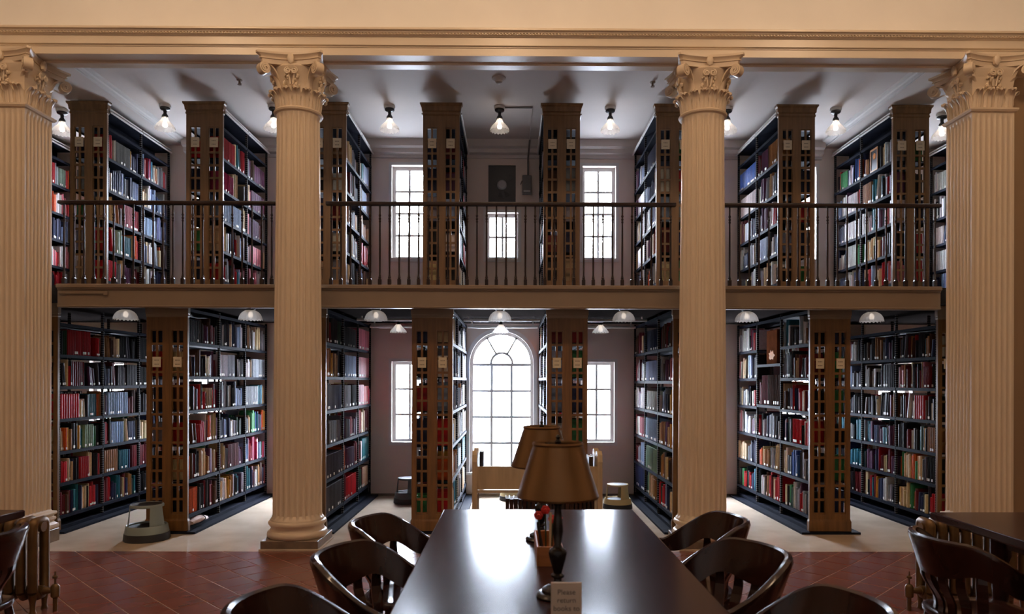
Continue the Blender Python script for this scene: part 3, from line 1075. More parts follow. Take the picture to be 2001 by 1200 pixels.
# ------------------------------------------------------------------ books
PAL = {'r': ('red', 'A8141F'), 'R': ('maroon', '5E121C'), 'p': ('dusty pink', 'BE7078'), 'o': ('orange', 'C2521C'), 'y': ('ochre', 'BF8A2C'), 'n': ('tan', '8E6034'),
       'N': ('dark brown', '452A1A'), 'c': ('cream', 'CDB48C'), 'w': ('white', 'D8D5D2'), 'e': ('grey', '85868E'), 'E': ('dark grey', '45464F'), 'k': ('black', '16161B'),
       'b': ('navy', '1C2546'), 'B': ('blue', '24488F'), 'l': ('pale blue', '8799B8'), 't': ('teal', '1E6473'), 'g': ('green', '2C7646'), 'G': ('dark green', '1D392B'),
       's': ('sage green', '7C9A85'), 'v': ('plum', '573050'), 'm': ('crimson', '9C2450')}
BOOKS = {
 'L1': ["k G r9 _5|c n2 N c2 k4 E2 k3|k5 N4", "N k2 c r k R5 k v3 E b2|b2 l E R2 k4 e k6 w2|k4 N E", "r8 c2 _1 w k t5 o n c2|w v l10 R3 N2 k|k N e",
        "c2 o y n2 k2 y t2 s5 g2 k2|k r2 k l7 c3 b4 e2|c b k", "N r3 c k c b k2 r4 c3 _1 k|n6 N2 t5 b k R4|R k n", "R3 N2 R b t3 b c3 k c r3 b r k|R3 r2 b3 t3 N c R b2 n2 k|k R n"],
 'L2': ["k4 E3 v2 N R2 k3|k w E2 c b2 l2 w c|k c N2 w2 c2 e3", "c N b w N2 k3 c2 v2 R|w4 e4 k w2 e3|w2 c k e6", "N k2 R k r w k c r N c4|v e2 k w k b l3 _3 k|e6 t2 c2 o",
        "r N3 r3 w v n o2 c2|b2 l E b2 w e2 G3|k2 c g2 B t b2 o y", "c o N R k3 c3 n3 v R|R c e2 R5 w v3|l2 r p m2 r m w l2 g", "k o4 k3 b R k2 R v N|c2 w c y n2 e k2 t2 v e|k t3 b R e w n N b"],
 'L3': ["n N R k4 G4|k10|p8", "c n2 y N c n k2|k l10|p9", "c l9|R e4 c k5|p4 r4 m2", "k E2 l4 e3|v3 e3 p3 v3|p3 c2 R3", "E10|o R v6 R3|R2 w t6", "E10|R2 r8|G3 R c4 k"],
 'L4': ["c4 e3|e2 w3 k|w3 e", "w e R3 k b3|b l3 e|b l3", "l3 b e3|e5 n|e4 w", "r b2 l c2 n|k w2 e|w3 N", "o y n2 N|t2 w e|t3 c", "r p c R k t2 G|c3 e w|c w"],
 'R5': ["R3 v e2 k3|N c e v|c e o", "l6 w2|k e2 l2|w e N", "l6|k w e b|w e", "w2 k e4|w k c|c e w", "w r e|c e|w", "k w e|c e|w"],
 'R6': ["k N k2 R N2 R2 k|b9|k2 c R2 N2", "r R p k R v N2 e v k|l9|v w e R e p2", "n y c k b e l3 w2|w10|w4 e v w2 b", "n2 y N c v n3 c|l9|p5 w4",
        "G N k n N c k n y N k|s7|l3 w e R2", "c3 k b l R r G r|N G n c3 w2 s|b8"],
 'R7': ["k n w e v k2 E w t e k|_30|w r e m k w3 e", "R2 k2 R c N R k2 e|N6 R4|k2 l3 k2 c3 w p", "k R w r b2 r l w k N c||r2 w k b w2 e c", "r2 w k r5 k G b R|b w k e2 b k w2 k r2|r w v w3 e w k w p",
        "k e N E B2 k2 c e|c2 e w k n2 c2 o|b3 k e c3", "k e2 r v e2 w G g k c E|r3 c b R r c N w2 k|l t b r k r2 g k"],
 'R8': ["w b N n2 t k4 E k r N n R E k|k v b E n3 k E N k|k w p k E", "k3 R4 p n R k R k2 c R3|k4 G E k3 w3 N3|E l k", "k w2 k N r4 c N w R e k E w|n R k3 c2 e k E2 k N2|k E b",
        "n4 k c k G t k w R2 k2|R v k t2 v l2 k v2 t e v|t k t", "k5 E2 k c2 g o2 c3 e|v R2 k c2 R r b k v2 k|t2 b k", "r3 k c k b2 R N n g2 c n c2 y|k e w v b y R t r k c g k|R k c"],
 'U0': ["r6 o|o5 r6 e2 s4", "c e N|c N c o3 w2 p2 r", "w e b|w3 p2 l b3 l b", "p r|p2 r w p r w2 p w", "r k|r c k r2 w"],
 'U1': ["r3 w2 e9 y b3|b l e p r v m t w c r c e3", "k w b4 l3 e3 b3 l4|c3 w2 l3 b2 l3 w b", "c2 n2 N2 p5 r5|k b l5 b l2 b2", "r c s2 t5 c o r2|v b2 c w3 e c o N2", "r4 k e2 c v3 k R|R w2 e w b3 k2"],
 'U2': ["r9 c t e r5|e v N2 v6", "m7 c3 _8 k|c p v6 R", "l10 c3|p v5 R2", "c3 w k b2 r N c w l c|v R p5 c2", "r N e k R r t l p R|R p3 w2"],
 'U3': ["n c2 e k N|c w t2 l5 e", "w N R N2 k2|b w l4 e2", "R n k e c|e N c n3", "w l k w k e|w p r2 N", "e c k E|l N c"],
 'U4': ["R k l v|p r e", "v R k e|w p e k", "l k w|t e w", "w b e t|e r w", "k c w|c w e"],
 'U5': ["k N e|w c k", "N c e|w k e", "k n e|n e w", "R b k c|c k w", "k b c|c w e"],
 'U6': ["b6 k2|l3 e3 w b v", "w l b l2|w6 v", "l3 b w2|w3 e c w", "R2 c2 w v|w4 p c", "c e b k o|w l E"],
 'U7': ["n6 N v5 R|B9", "k3 w n c e2 v2 w2 k|w9 l", "k2 r w R2 v3 w k|b3 w4 c R2", "l3 w2 k l4 b w|c w2 e2 b3 w", "k w k c2 e2|w c e"],
 'U8': ["e2 c k _9 N n b|o B3 k b w2 e b g5 r", "v r e k t w t2 n4 c|r2 w6 v w3 l2", "w p k v l t R w3|w7 e b2", "k N R c k c2 w|g2 w5 k w2 b", "p b r c2 e l r N|b2 w3 l3"],
 'U9': ["w8|w9", "w k|w3 k w4 k w3", "w c|w4 b w4", "w e|w5 e w4 k", "b l|b3 l3 k b"],
}
RECS = []
rb = random.Random(11)


def jitter(hexc):
    c = srgb(hexc)
    f = rb.uniform(0.72, 1.22)
    return tuple(max(0.004, min(0.9, c[k] * f * rb.uniform(0.92, 1.08))) for k in range(3)) + (1,)


def fill(face, shelf, X, side, y0, y1, z, s, clear, idx0=0, tall=False):
    runs = []
    tot = 0
    for w in s.split():
        n = int(w[1:]) if len(w) > 1 else 1
        runs.append((w[0], n))
        tot += n if w[0] != '_' else 0
    if tot == 0:
        return idx0
    gap = sum(n * 0.022 for c, n in runs if c == '_')
    k = max(1.0, ((y1 - y0 - gap) / 0.036) / tot)
    y = y0 + 0.006
    i = idx0
    for rn, (c, n) in enumerate(runs):
        if c == '_':
            y += n * 0.022
            continue
        m = max(1, int(round(n * k + rb.uniform(-0.3, 0.3))))
        hb, tb, db = rb.uniform(0.19, min(0.295, clear)), rb.uniform(0.020, 0.050), rb.uniform(0.145, 0.182)
        series = n >= 4
        if series:
            hb, tb = rb.uniform(0.225, 0.275), rb.uniform(0.026, 0.040)
        if tall:
            hb = 0.36
        lean = 0.0
        if not series and rb.random() < 0.10:
            lean = rb.uniform(0.06, 0.16)
        inset = rb.uniform(0.0, 0.022)
        first = True
        base = jitter(PAL[c][1])
        for q in range(m):
            if series:
                fj = rb.uniform(0.72, 1.22)
                h, t, d = hb * rb.uniform(0.985, 1.0), tb * rb.uniform(0.9, 1.1), db
                colr = tuple(min(0.9, v * fj) for v in base[:3]) + (1,)
            else:
                h, t, d = min(clear, hb * rb.uniform(0.86, 1.12)), rb.uniform(0.016, 0.048), rb.uniform(0.145, 0.185)
                colr = jitter(PAL[c][1])
            adv = t / math.cos(lean)
            if lean and first:
                y += h * math.tan(lean) + 0.001
            if y + adv + t * 0 > y1 - 0.004:
                return i
            i += 1
            RECS.append(dict(face=face, shelf=shelf, i=i, X=X + side * (0.199 - (0 if series else rb.uniform(0, 0.012)) - inset), side=side, y=y, z=z + 0.0012, t=t, d=d, h=h,
                             lean=lean, col=colr, name=PAL[c][0], tagged=rb.random() < 0.30))
            y += adv + rb.choice((0.0008, 0.0015, 0.003))
            first = False
    # the shelf goes on with the same kinds
    while True:
        c = rb.choice([r for r in runs if r[0] != '_'])[0]
        t, h = rb.uniform(0.018, 0.045), rb.uniform(0.19, min(0.28, clear))
        if y + t > y1 - 0.01 or rb.random() < 0.03:
            return i
        i += 1
        RECS.append(dict(face=face, shelf=shelf, i=i, X=X + side * (0.198 - inset), side=side, y=y, z=z + 0.0012, t=t, d=rb.uniform(0.14, 0.18), h=h, lean=0.0, col=jitter(PAL[c][1]),
                         name=PAL[c][0], tagged=rb.random() < 0.30))
        y += t + 0.0008


HID = ["k3 R2 b2 n3 e2 r2", "e3 c2 N3 R2 t", "r4 k2 n2 w2 b3", "b4 l2 k2 v2 N", "c2 n2 o R3 k3", "g2 k3 e2 w c R2"]
for lower, XS in ((True, LOWX), (False, UPX)):
    for q, X in enumerate(XS):
        i = q + 1 if lower else q
        side = 1 if X < -0.1 else -1
        face = ('L' if X < -0.1 else 'R') + str(i) if lower else 'U%d' % i
        nsec, sec, ys = (3, SECL, 7.33) if lower else (2, SECU, 8.20)
        for k in range(nsec):
            zl = shelf_zs(lower, i, k)
            for j, z in enumerate(zl):
                jj = j
                if lower and i == 7 and k == 1 and j >= 2:
                    jj = j + 1
                row = BOOKS[face][jj].split('|')
                s = row[k] if k < len(row) else 'k n c R'
                up = 0.276 if lower and i in (1, 6, 8) else (0.297 if not lower else 0.297)
                if not s.strip():
                    continue
                prev = max([r['i'] for r in RECS if r['face'] == face and r['shelf'] == jj + 1] or [0])
                fill(face, jj + 1, X, side, ys + k * sec + 0.02, ys + (k + 1) * sec - (0.026 if k < nsec - 1 else 0.05), z, s, up, prev, tall=(lower and i == 7 and k == 1 and j == 1))
                # the far side of the stack, seen only through the lattice and gaps
                fill('hidden', jj + 1, X, -side, ys + k * sec + 0.02, ys + (k + 1) * sec - (0.026 if k < nsec - 1 else 0.05), z, rb.choice(HID), min(up, 0.285))

FACE = {'L1': 'leftmost ground-floor stack', 'L2': 'second-from-left ground-floor stack', 'L3': 'third-from-left ground-floor stack', 'L4': 'ground-floor stack left of the aisle',
        'R5': 'ground-floor stack right of the aisle', 'R6': 'third-from-right ground-floor stack', 'R7': 'second-from-right ground-floor stack', 'R8': 'rightmost ground-floor stack',
        'U0': 'gallery stack beyond left pilaster', 'U1': 'leftmost gallery stack', 'U2': 'second-from-left gallery stack', 'U3': 'third-from-left gallery stack',
        'U4': 'gallery stack left of centre', 'U5': 'gallery stack right of centre', 'U6': 'third-from-right gallery stack', 'U7': 'second-from-right gallery stack',
        'U8': 'rightmost gallery stack', 'U9': 'gallery stack beyond right pilaster'}
YVIS = {'L1': (7.33, 8.95), 'R8': (7.33, 9.05), 'U0': (9.2, 9.6), 'U9': (9.2, 9.6)}


def area(r):
    if r['face'] == 'hidden' or r['face'] in ('U0', 'U9'):
        return 0
    a, b = YVIS.get(r['face'], (7.3, 9.7))
    if not (a <= r['y'] and r['y'] + r['t'] <= b):
        return 0
    if r['face'][0] == 'U' and r['shelf'] == 5:
        return 0
    return abs(r['X']) * (1 / r['y'] - 1 / (r['y'] + r['t'])) * r['h'] / r['y']


for r in RECS:
    off = abs(r['X'] - min(LOWX + UPX, key=lambda q: abs(q - r['X'])))
    r['d'] = min(r['d'], off - 0.008)
    r['area'] = area(r)
RECS.sort(key=lambda r: -r['area'])

# unit book: x thickness, y depth (spine at +y), z height
cov = [(-0.5, -0.5), (-0.5, 0.40), (-0.34, 0.475), (0, 0.5), (0.34, 0.475), (0.5, 0.40), (0.5, -0.5), (0.41, -0.5), (0.41, 0.37), (-0.41, 0.37), (-0.41, -0.5)]
cv = [(x, y, 0) for x, y in cov] + [(x, y, 1) for x, y in cov]
n = len(cov)
cf = [(k, (k + 1) % n, n + (k + 1) % n, n + k) for k in range(n)]
for o in (0, n):
    cf += [tuple(o + q for q in f) for f in ((0, 1, 9, 10), (1, 2, 9), (2, 3, 9), (3, 8, 9), (3, 4, 8), (4, 5, 8), (5, 6, 7, 8))]
COVER = MB().add(cv, cf).mesh('book', M['bookobj'])
PAGES = MB().box(-0.41, 0.41, -0.47, 0.37, 0.015, 0.975).mesh('page_block', 'paper')
LABEL = MB().box(-0.33, 0.33, 0.47, 0.512, 0.05, 0.15).mesh('call_label', 'tag')


def bmat(r):
    t = Matrix.Translation((r['X'] - r['side'] * r['d'] / 2, r['y'] + r['t'] / 2, r['z']))
    rot = Matrix.Rotation(-PI / 2 * r['side'], 4, 'Z')
    # lean: tilt about the world X axis so that the top moves towards the hall (-y), pivot at the near foot
    if r['lean']:
        piv = Matrix.Translation((0, r['t'] / 2, 0))
        rot = piv.inverted() @ Matrix.Rotation(r['lean'], 4, 'X') @ piv @ rot
        t = Matrix.Translation((0, 0, r['t'] * math.sin(r['lean']) * 0)) @ t
    return t @ rot @ Matrix.Diagonal((r['t'], r['d'], r['h'], 1))


NIND = 300
sizes = {}
for r in RECS[:NIND]:
    o = obj('book', COVER)
    o.matrix_world = bmat(r)
    o.color = r['col']
    pre = 'tall ' if r['h'] > 0.272 else ('short ' if r['h'] < 0.212 else ('thick ' if r['t'] > 0.043 else ''))
    tag(o, '%s%s book, %s from the end, %s shelf down, %s' % (pre, r['name'], ordinal(r['i']), ORD[r['shelf']], FACE[r['face']]), 'book', 'books on the shelves')
    obj('page_block', PAGES, o)
    if r['tagged']:
        obj('call_label', LABEL, o)

# every other book: one object
V, F, CC = [], [], []
nv = 0
cva = np.array(cv, float)
pga = np.array([v.co[:] for v in PAGES.vertices])
pgf = [tuple(p.vertices) for p in PAGES.polygons]
lba = np.array([v.co[:] for v in LABEL.vertices])
lbf = [tuple(p.vertices) for p in LABEL.polygons]
for r in RECS[NIND:]:
    m4 = np.array(bmat(r))
    parts = [(cva, cf, r['col']), (pga, pgf, (0.50, 0.44, 0.34, 1))]
    if r['tagged'] and r['face'] != 'hidden':
        parts.append((lba, lbf, (0.70, 0.68, 0.64, 1)))
    for a, fs, c in parts:
        V.append(a @ m4[:3, :3].T + m4[:3, 3])
        F += [tuple(q + nv for q in f) for f in fs]
        CC.append(np.tile(np.array(c), (len(a), 1)))
        nv += len(a)
me = bpy.data.meshes.new('shelved_books')
me.from_pydata(np.concatenate(V).tolist(), [], F)
bm_fix(me)
ca = me.color_attributes.new('Col', 'FLOAT_COLOR', 'POINT')
ca.data.foreach_set('color', np.concatenate(CC).astype(np.float32).ravel())
me.materials.append(M['bookattr'])
o = obj('shelved_books', me)
tag(o, 'remaining rows of smaller-looking books filling the stacks of both floors', 'books', 'books on the shelves', 'stuff')

# ================================================================== FURNITURE
def make_table(label, x0, x1, y0, y1):
    t = thing('reading_table', label, 'table', ((x0 + x1) / 2, (y0 + y1) / 2, 0), group='long reading tables')
    w, d = (x1 - x0) / 2, (y1 - y0) / 2
    MB().rings([[(-w + k, -d + k, z), (w - k, -d + k, z), (w - k, d - k, z), (-w + k, d - k, z)] for k, z in
                ((0.012, 0.712), (0.0, 0.722), (0.0, 0.752), (0.003, 0.757), (0.008, 0.760))]).build('table_top', 'table', t)
    a, b = w - 0.24, d - 0.24
    for s in (-1, 1):
        MB().box(min(s * a, s * (a - 0.025)), max(s * a, s * (a - 0.025)), -b, b, 0.61, 0.711).build('apron', 'table', t)
        MB().box(-a + 0.03, a - 0.03, min(s * b, s * (b - 0.025)), max(s * b, s * (b - 0.025)), 0.61, 0.711).build('apron', 'table', t)
    for sx in (-1, 1):
        for sy in (-1, 1):
            MB().lathe([(0.035, 0), (0.045, 0.03), (0.032, 0.08), (0.040, 0.3), (0.052, 0.48), (0.040, 0.52), (0.055, 0.56), (0.055, 0.711)], 12,
                       (sx * (a - 0.015), sy * (b - 0.015))).build('leg', 'table', t, True)


make_table('long dark reading table with two brass lamps in the middle of the hall', -0.417, 0.751, 1.45, 4.42)
make_table('dark reading table cut off by the right edge of the photo', 2.55, 3.75, 1.4, 4.34)
make_table('dark reading table cut off by the left edge of the photo', -4.15, -2.965, 1.4, 4.39)


def sstep(a, b, x):
    t = max(0, min(1, (x - a) / (b - a)))
    return t * t * (3 - 2 * t)


def chair_meshes():
    R = 0.275

    def path(u):
        s = 1 if u >= 0 else -1
        v = abs(u)
        if v < 0.62:
            a = v / 0.62 * math.radians(98)
            return s * R * math.sin(a), -R * math.cos(a)
        q = (v - 0.62) / 0.38
        return s * (R * math.sin(math.radians(98)) - 0.012 * q + 0.03 * q * q), -R * math.cos(math.radians(98)) + 0.20 * q
    rings = []
    for u in np.linspace(-1, 1, 61):
        x, y = path(u)
        x2, y2 = path(u + 0.01 if u < 0.99 else u)
        x1, y1 = path(u - 0.01 if u > -0.99 else u)
        t = Vector((x2 - x1, y2 - y1, 0)).normalized()
        nr = Vector((t.y, -t.x, 0))          # outward
        v = abs(u)
        top = 0.83 - 0.17 * sstep(0.26, 0.72, v)
        h = 0.185 - 0.05 * sstep(0.1, 0.4, v) - 0.095 * sstep(0.45, 0.8, v)
        th = 0.015 + 0.011 * sstep(0.6, 0.95, v)
        out = 0.030 * (1 - sstep(0.3, 0.7, v))
        c = Vector((x, y, 0))
        po, pb = c + nr * out, c - nr * 0.01
        z0 = top - h
        rings.append([pb + nr * -th + Vector((0, 0, z0)), pb + nr * th + Vector((0, 0, z0)), po + nr * (th + 0.006) + Vector((0, 0, top - 0.022)),
                      po + nr * (th + 0.002) + Vector((0, 0, top - 0.006)), po + Vector((0, 0, top)), po + nr * -(th - 0.002) + Vector((0, 0, top - 0.006)),
                      po + nr * -th + Vector((0, 0, top - 0.022))])
    crest = MB().rings(rings).mesh('crest_rail', 'chair', True)
    seat = MB()
    P = []
    for k, z in ((0.90, 0.425), (0.98, 0.432), (1.0, 0.445), (0.985, 0.458), (0.94, 0.463), (0.7, 0.457), (0.4, 0.449), (0.1, 0.450)):
        rg = []
        for a in np.linspace(0, 2 * PI, 33)[:-1]:
            c, s = math.cos(a), math.sin(a)
            e = 0.62
            rg.append((k * 0.245 * math.copysign(abs(c) ** e, c) * (1.0 if s > 0 else 0.94), k * 0.235 * math.copysign(abs(s) ** e, s) - 0.005, z))
        P.append(rg)
    seat = seat.rings(P).mesh('seat', 'chair', True)
    slats = []
    for k in range(7):
        a = math.radians(-54 + 18 * k)
        c, s = math.sin(a), -math.cos(a)
        tx, ty = math.cos(a), math.sin(a)
        rg = []
        for q in np.linspace(0, 1, 8):
            r = 0.212 + 0.055 * q + 0.016 * math.sin(q * PI * 2 + PI)
            z = 0.452 + (0.685 - 0.452) * q
            w = 0.017 + 0.005 * math.sin(q * PI)
            rg.append([((r - 0.006) * c - w * tx, (r - 0.006) * s - w * ty, z), ((r - 0.006) * c + w * tx, (r - 0.006) * s + w * ty, z),
                       ((r + 0.006) * c + w * tx, (r + 0.006) * s + w * ty, z), ((r + 0.006) * c - w * tx, (r + 0.006) * s - w * ty, z)])
        slats.append(MB().rings(rg).mesh('back_slat', 'chair'))
    posts, legs = [], []
    for s in (-1, 1):
        posts.append(MB().tube([(s * 0.225, 0.12, 0.45), (s * 0.235, 0.125, 0.52), (s * 0.25, 0.13, 0.58), (s * 0.268, 0.13, 0.63)], [0.016, 0.019, 0.013, 0.017], 8).mesh('arm_post', 'chair', True))
        for y, o in ((0.17, 0.03), (-0.16, -0.05)):
            legs.append(MB().tube([(s * 0.18, y, 0.435), (s * 0.19, y + o * 0.3, 0.32), (s * 0.205, y + o * 0.7, 0.12), (s * 0.215, y + o, 0.0)], [0.018, 0.022, 0.018, 0.014], 8).mesh('leg', 'chair', True))
    st = [MB().tube([(s * 0.205, 0.19, 0.16), (s * 0.205, -0.19, 0.16)], 0.011, 8).mesh('stretcher', 'chair', True) for s in (-1, 1)]
    st.append(MB().tube([(-0.205, 0.0, 0.16), (0.205, 0.0, 0.16)], 0.011, 8).mesh('stretcher', 'chair', True))
    return crest, seat, slats, posts, legs, st


CH = chair_meshes()


def make_chair(label, x, y, rz):
    t = thing('armchair', label, 'chair', (x, y, 0), rz, 'curved-back wooden chairs')
    obj('crest_rail', CH[0], t)
    obj('seat', CH[1], t)
    for nm, L in (('back_slat', CH[2]), ('arm_post', CH[3]), ('leg', CH[4]), ('stretcher', CH[5])):
        for m in L:
            obj(nm, m, t)


H2 = PI / 2
make_chair('dark round-backed chair at the far left corner of the central table', -0.51, 3.70, -H2 - 0.10)
make_chair('dark round-backed chair, middle one on the left of the central table', -0.51, 3.02, -H2 - 0.22)
make_chair('dark round-backed chair cut by the bottom edge, left of the central table', -0.60, 2.34, -H2)
make_chair('dark round-backed chair at the far right corner of the central table', 0.93, 3.80, H2 - 0.05)
make_chair('dark round-backed chair, middle one on the right of the central table', 0.86, 3.06, H2 + 0.22)
make_chair('dark round-backed chair cut by the bottom edge, right of the central table', 0.91, 2.34, H2)
make_chair('dark slat-backed chair drawn up to the table at the right edge', 2.25, 3.38, -H2)
make_chair('dark chair half out of the picture at the right edge', 2.42, 2.74, -H2)
make_chair('dark chair half out of the picture at the left edge', -2.70, 3.45, H2)


# ------------------------------------------------------------------ table lamps
def make_table_lamp(label, x, y):
    t = thing('table_lamp', label, 'lamp', (x, y, 0.760), group='brass shaded table lamps')
    MB().lathe([(0.078, 0), (0.080, 0.006), (0.074, 0.014), (0.060, 0.018), (0.058, 0.028), (0.046, 0.036), (0.024, 0.044), (0.016, 0.055)], 28).build('base', 'bronze', t, True)
    MB().lathe([(0.016, 0.050), (0.014, 0.066), (0.024, 0.072), (0.024, 0.080), (0.015, 0.086), (0.018, 0.098), (0.030, 0.140), (0.034, 0.160), (0.030, 0.172), (0.020, 0.178), (0.013, 0.190), (0.020, 0.24),
                (0.016, 0.29), (0.011, 0.33), (0.020, 0.345), (0.020, 0.39), (0.008, 0.40), (0.006, 0.55)], 20).build('stem', 'bronze', t, True)
    R = []
    n = 120
    for r, z in ((0.149, 0.365), (0.151, 0.372), (0.148, 0.378), (0.091, 0.553), (0.094, 0.560), (0.090, 0.567), (0.087, 0.562), (0.088, 0.553), (0.145, 0.378), (0.146, 0.366)):
        R.append([((r + 0.0003 * math.cos(k * PI)) * math.cos(2 * PI * k / n), (r + 0.0003 * math.cos(k * PI)) * math.sin(2 * PI * k / n), z) for k in range(n)])
    R.append(R[0])
    MB().rings(R, False, False).build('shade', 'brass', t, True)
    for a in range(3):
        a = a * 2 * PI / 3
        MB().tube([(0, 0, 0.553), (0.09 * math.cos(a), 0.09 * math.sin(a), 0.557)], 0.002, 6).build('shade_spoke', 'bronze', t)
    MB().lathe([(0.004, 0.55), (0.010, 0.558), (0.012, 0.568), (0.006, 0.578), (0.009, 0.586), (0.003, 0.594)], 12).build('finial', 'bronze', t, True)


make_table_lamp('nearer table lamp with conical bronzed shade behind the small sign', 0.171, 2.63)
make_table_lamp('farther table lamp with conical bronzed shade, half hidden by the nearer one', 0.150, 3.57)

# pen box with flower-topped pens
t = thing('pen_box', 'small orange wooden box of pens between the two lamps', 'box', (0.165, 3.22, 0.760))
for a in ((-0.056, -0.048, -0.17, 0.17, 0.0, 0.085), (0.048, 0.056, -0.17, 0.17, 0.0, 0.085), (-0.048, 0.048, -0.17, -0.162, 0.0, 0.085), (-0.048, 0.048, 0.162, 0.17, 0.0, 0.085)):
    MB().cbox(*a, 0.002).build('side', 'box', t)
MB().box(-0.048, 0.048, -0.162, 0.162, 0.0, 0.006).build('bottom', 'box', t)
pr = random.Random(2)
M['stemgreen'] = mat('dark_green_stem', (0.03, 0.05, 0.02), 0.5)
PETAL = MB()
for k in range(6):
    a = k * PI / 3
    cx, cz = 0.011 * math.cos(a), 0.011 * math.sin(a)
    PETAL.rings([[(cx + r * math.cos(b), r * 0.0 + yy, cz + r * math.sin(b)) for b in np.linspace(0, 2 * PI, 9)[:-1]] for r, yy in ((0.004, -0.006), (0.011, -0.002), (0.010, 0.002), (0.004, 0.005))])
PETAL.rings([[(r * math.cos(b), yy, r * math.sin(b)) for b in np.linspace(0, 2 * PI, 9)[:-1]] for r, yy in ((0.006, -0.012), (0.009, -0.006), (0.006, 0.0))])
PETAL = PETAL.mesh('flower', 'red', True)
for k, (dx, dy, h, lab) in enumerate(((-0.030, 0.05, 0.165, 'leftmost'), (-0.005, 0.08, 0.185, 'tallest'), (0.018, 0.04, 0.150, 'middle'), (0.038, 0.09, 0.145, 'rightmost'))):
    p = thing('flower_pen', '%s red flower-topped pen in the wooden box on the table' % lab, 'pen', (0.165 + dx, 3.22 + dy, 0.766), group='flower-topped pens')
    tx = (dx * 0.35, 0.01)
    MB().tube([(0, 0, 0), (tx[0], tx[1], h)], 0.004, 6).build('barrel', 'stemgreen', p)
    obj('flower', PETAL, p, (tx[0], tx[1] - 0.004, h + 0.006))
t = tag(MB().tube([(0, 0, 0.004), (-0.030, 0.03, 0.17)], 0.007, 6).build('ruler', 'bronze', None, False, (0.145, 3.10, 0.766)), 'dark rod leaning out of the wooden pen box', 'rod')
tag(MB().tube([(0, 0, 0.004), (0.006, 0.03, 0.20)], 0.006, 6).build('pencil', 'paleoak', None, False, (0.17, 3.16, 0.766)), 'pale yellow pencil standing in the pen box', 'pencil')

# sign
t = thing('table_sign', 'small white card sign reading Please return books to', 'sign', (0.170, 2.20, 0.760))
M['signcard'] = mat('sign_card', (0.62, 0.52, 0.42), 0.6)
sg = MB().cbox(-0.047, 0.047, -0.004, 0.004, 0.0, 0.172, 0.001).build('card', 'signcard', t)
MB().box(-0.045, 0.045, -0.02, 0.04, 0.0, 0.004).build('foot', 'signcard', t)
for k, s in enumerate(('Please', 'return', 'books to')):
    c = bpy.data.curves.new('lettering', 'FONT')
    c.body = s
    c.size = 0.0225
    c.align_x = 'CENTER'
    c.extrude = 0.0002
    c.materials.append(M['ink'])
    tmp = obj('lettering', c)
    bpy.context.view_layer.update()
    me = bpy.data.meshes.new_from_object(tmp.evaluated_get(bpy.context.evaluated_depsgraph_get()))
    bpy.data.objects.remove(tmp)
    o = obj('lettering', me, t, (0.0, -0.0045, 0.136 - k * 0.025))
    o['kind'] = 'stuff'
    o.rotation_euler = (PI / 2, 0, 0)


# ------------------------------------------------------------------ step stools
def stool(label, x, y, s, body, rz=0.0, hs=1.0):
    t = thing('step_stool', label, 'stool', (x, y, 0), rz, 'round kick-step stools')
    z = lambda v: v * s * hs
    MB().lathe([(0.204 * s, 0.0), (0.210 * s, z(0.006)), (0.203 * s, z(0.070)), (0.198 * s, z(0.072))], 40, cap0=True, cap1=False).build('bumper', 'rubber', t, True)
    MB().lathe([(0.199 * s, z(0.070)), (0.186 * s, z(0.140)), (0.180 * s, z(0.146)), (0.172 * s, z(0.142)), (0.170 * s, z(0.128)), (0.05 * s, z(0.124)), (0.01 * s, z(0.124))], 40, cap0=False).build('lower_step', body, t, True)
    MB().lathe([(0.155 * s, z(0.1262)), (0.155 * s, z(0.131)), (0.02 * s, z(0.131))], 32).build('step_mat', 'rubber', t, True)
    for k in range(3):
        a0 = k * 2 * PI / 3
        rg = []
        for q in np.linspace(0, 1, 6):
            r = (0.172 - 0.022 * q) * s
            zz = z(0.130 + 0.200 * q)
            wd = 0.50 - 0.06 * q if k == 0 else 0.20 + 0.10 * (1 - q)
            rg.append([((r - 0.004) * math.cos(a), (r - 0.004) * math.sin(a), zz) for a in np.linspace(a0 - wd, a0 + wd, 7)] +
                      [(r * math.cos(a), r * math.sin(a), zz) for a in np.linspace(a0 + wd, a0 - wd, 7)])
        MB().rings(rg).build('leg', body, t, True)
    MB().lathe([(0.140 * s, z(0.318)), (0.152 * s, z(0.320)), (0.153 * s, z(0.336)), (0.148 * s, z(0.345)), (0.138 * s, z(0.346)), (0.136 * s, z(0.340)), (0.02 * s, z(0.338))], 40).build('top_step', body, t, True)
    MB().lathe([(0.134 * s, z(0.340)), (0.134 * s, z(0.3425)), (0.02 * s, z(0.3425))], 32).build('top_mat', 'rubber', t, True)


stool('grey-green round step stool in front of the second stack', -3.555, 7.02, 1.0, 'grey', math.radians(-28))
stool('cream round step stool beside the stack right of the arched window', 1.30, 8.75, 0.86, 'yellow', math.radians(-55))
stool('dark slate round step stool half hidden behind an oak panel', -1.31, 9.16, 0.92, 'slate', math.radians(-60))
stool('cream step stool under the arched window, mostly hidden by the book truck', 0.02, 9.36, 0.84, 'yellow', math.radians(30))

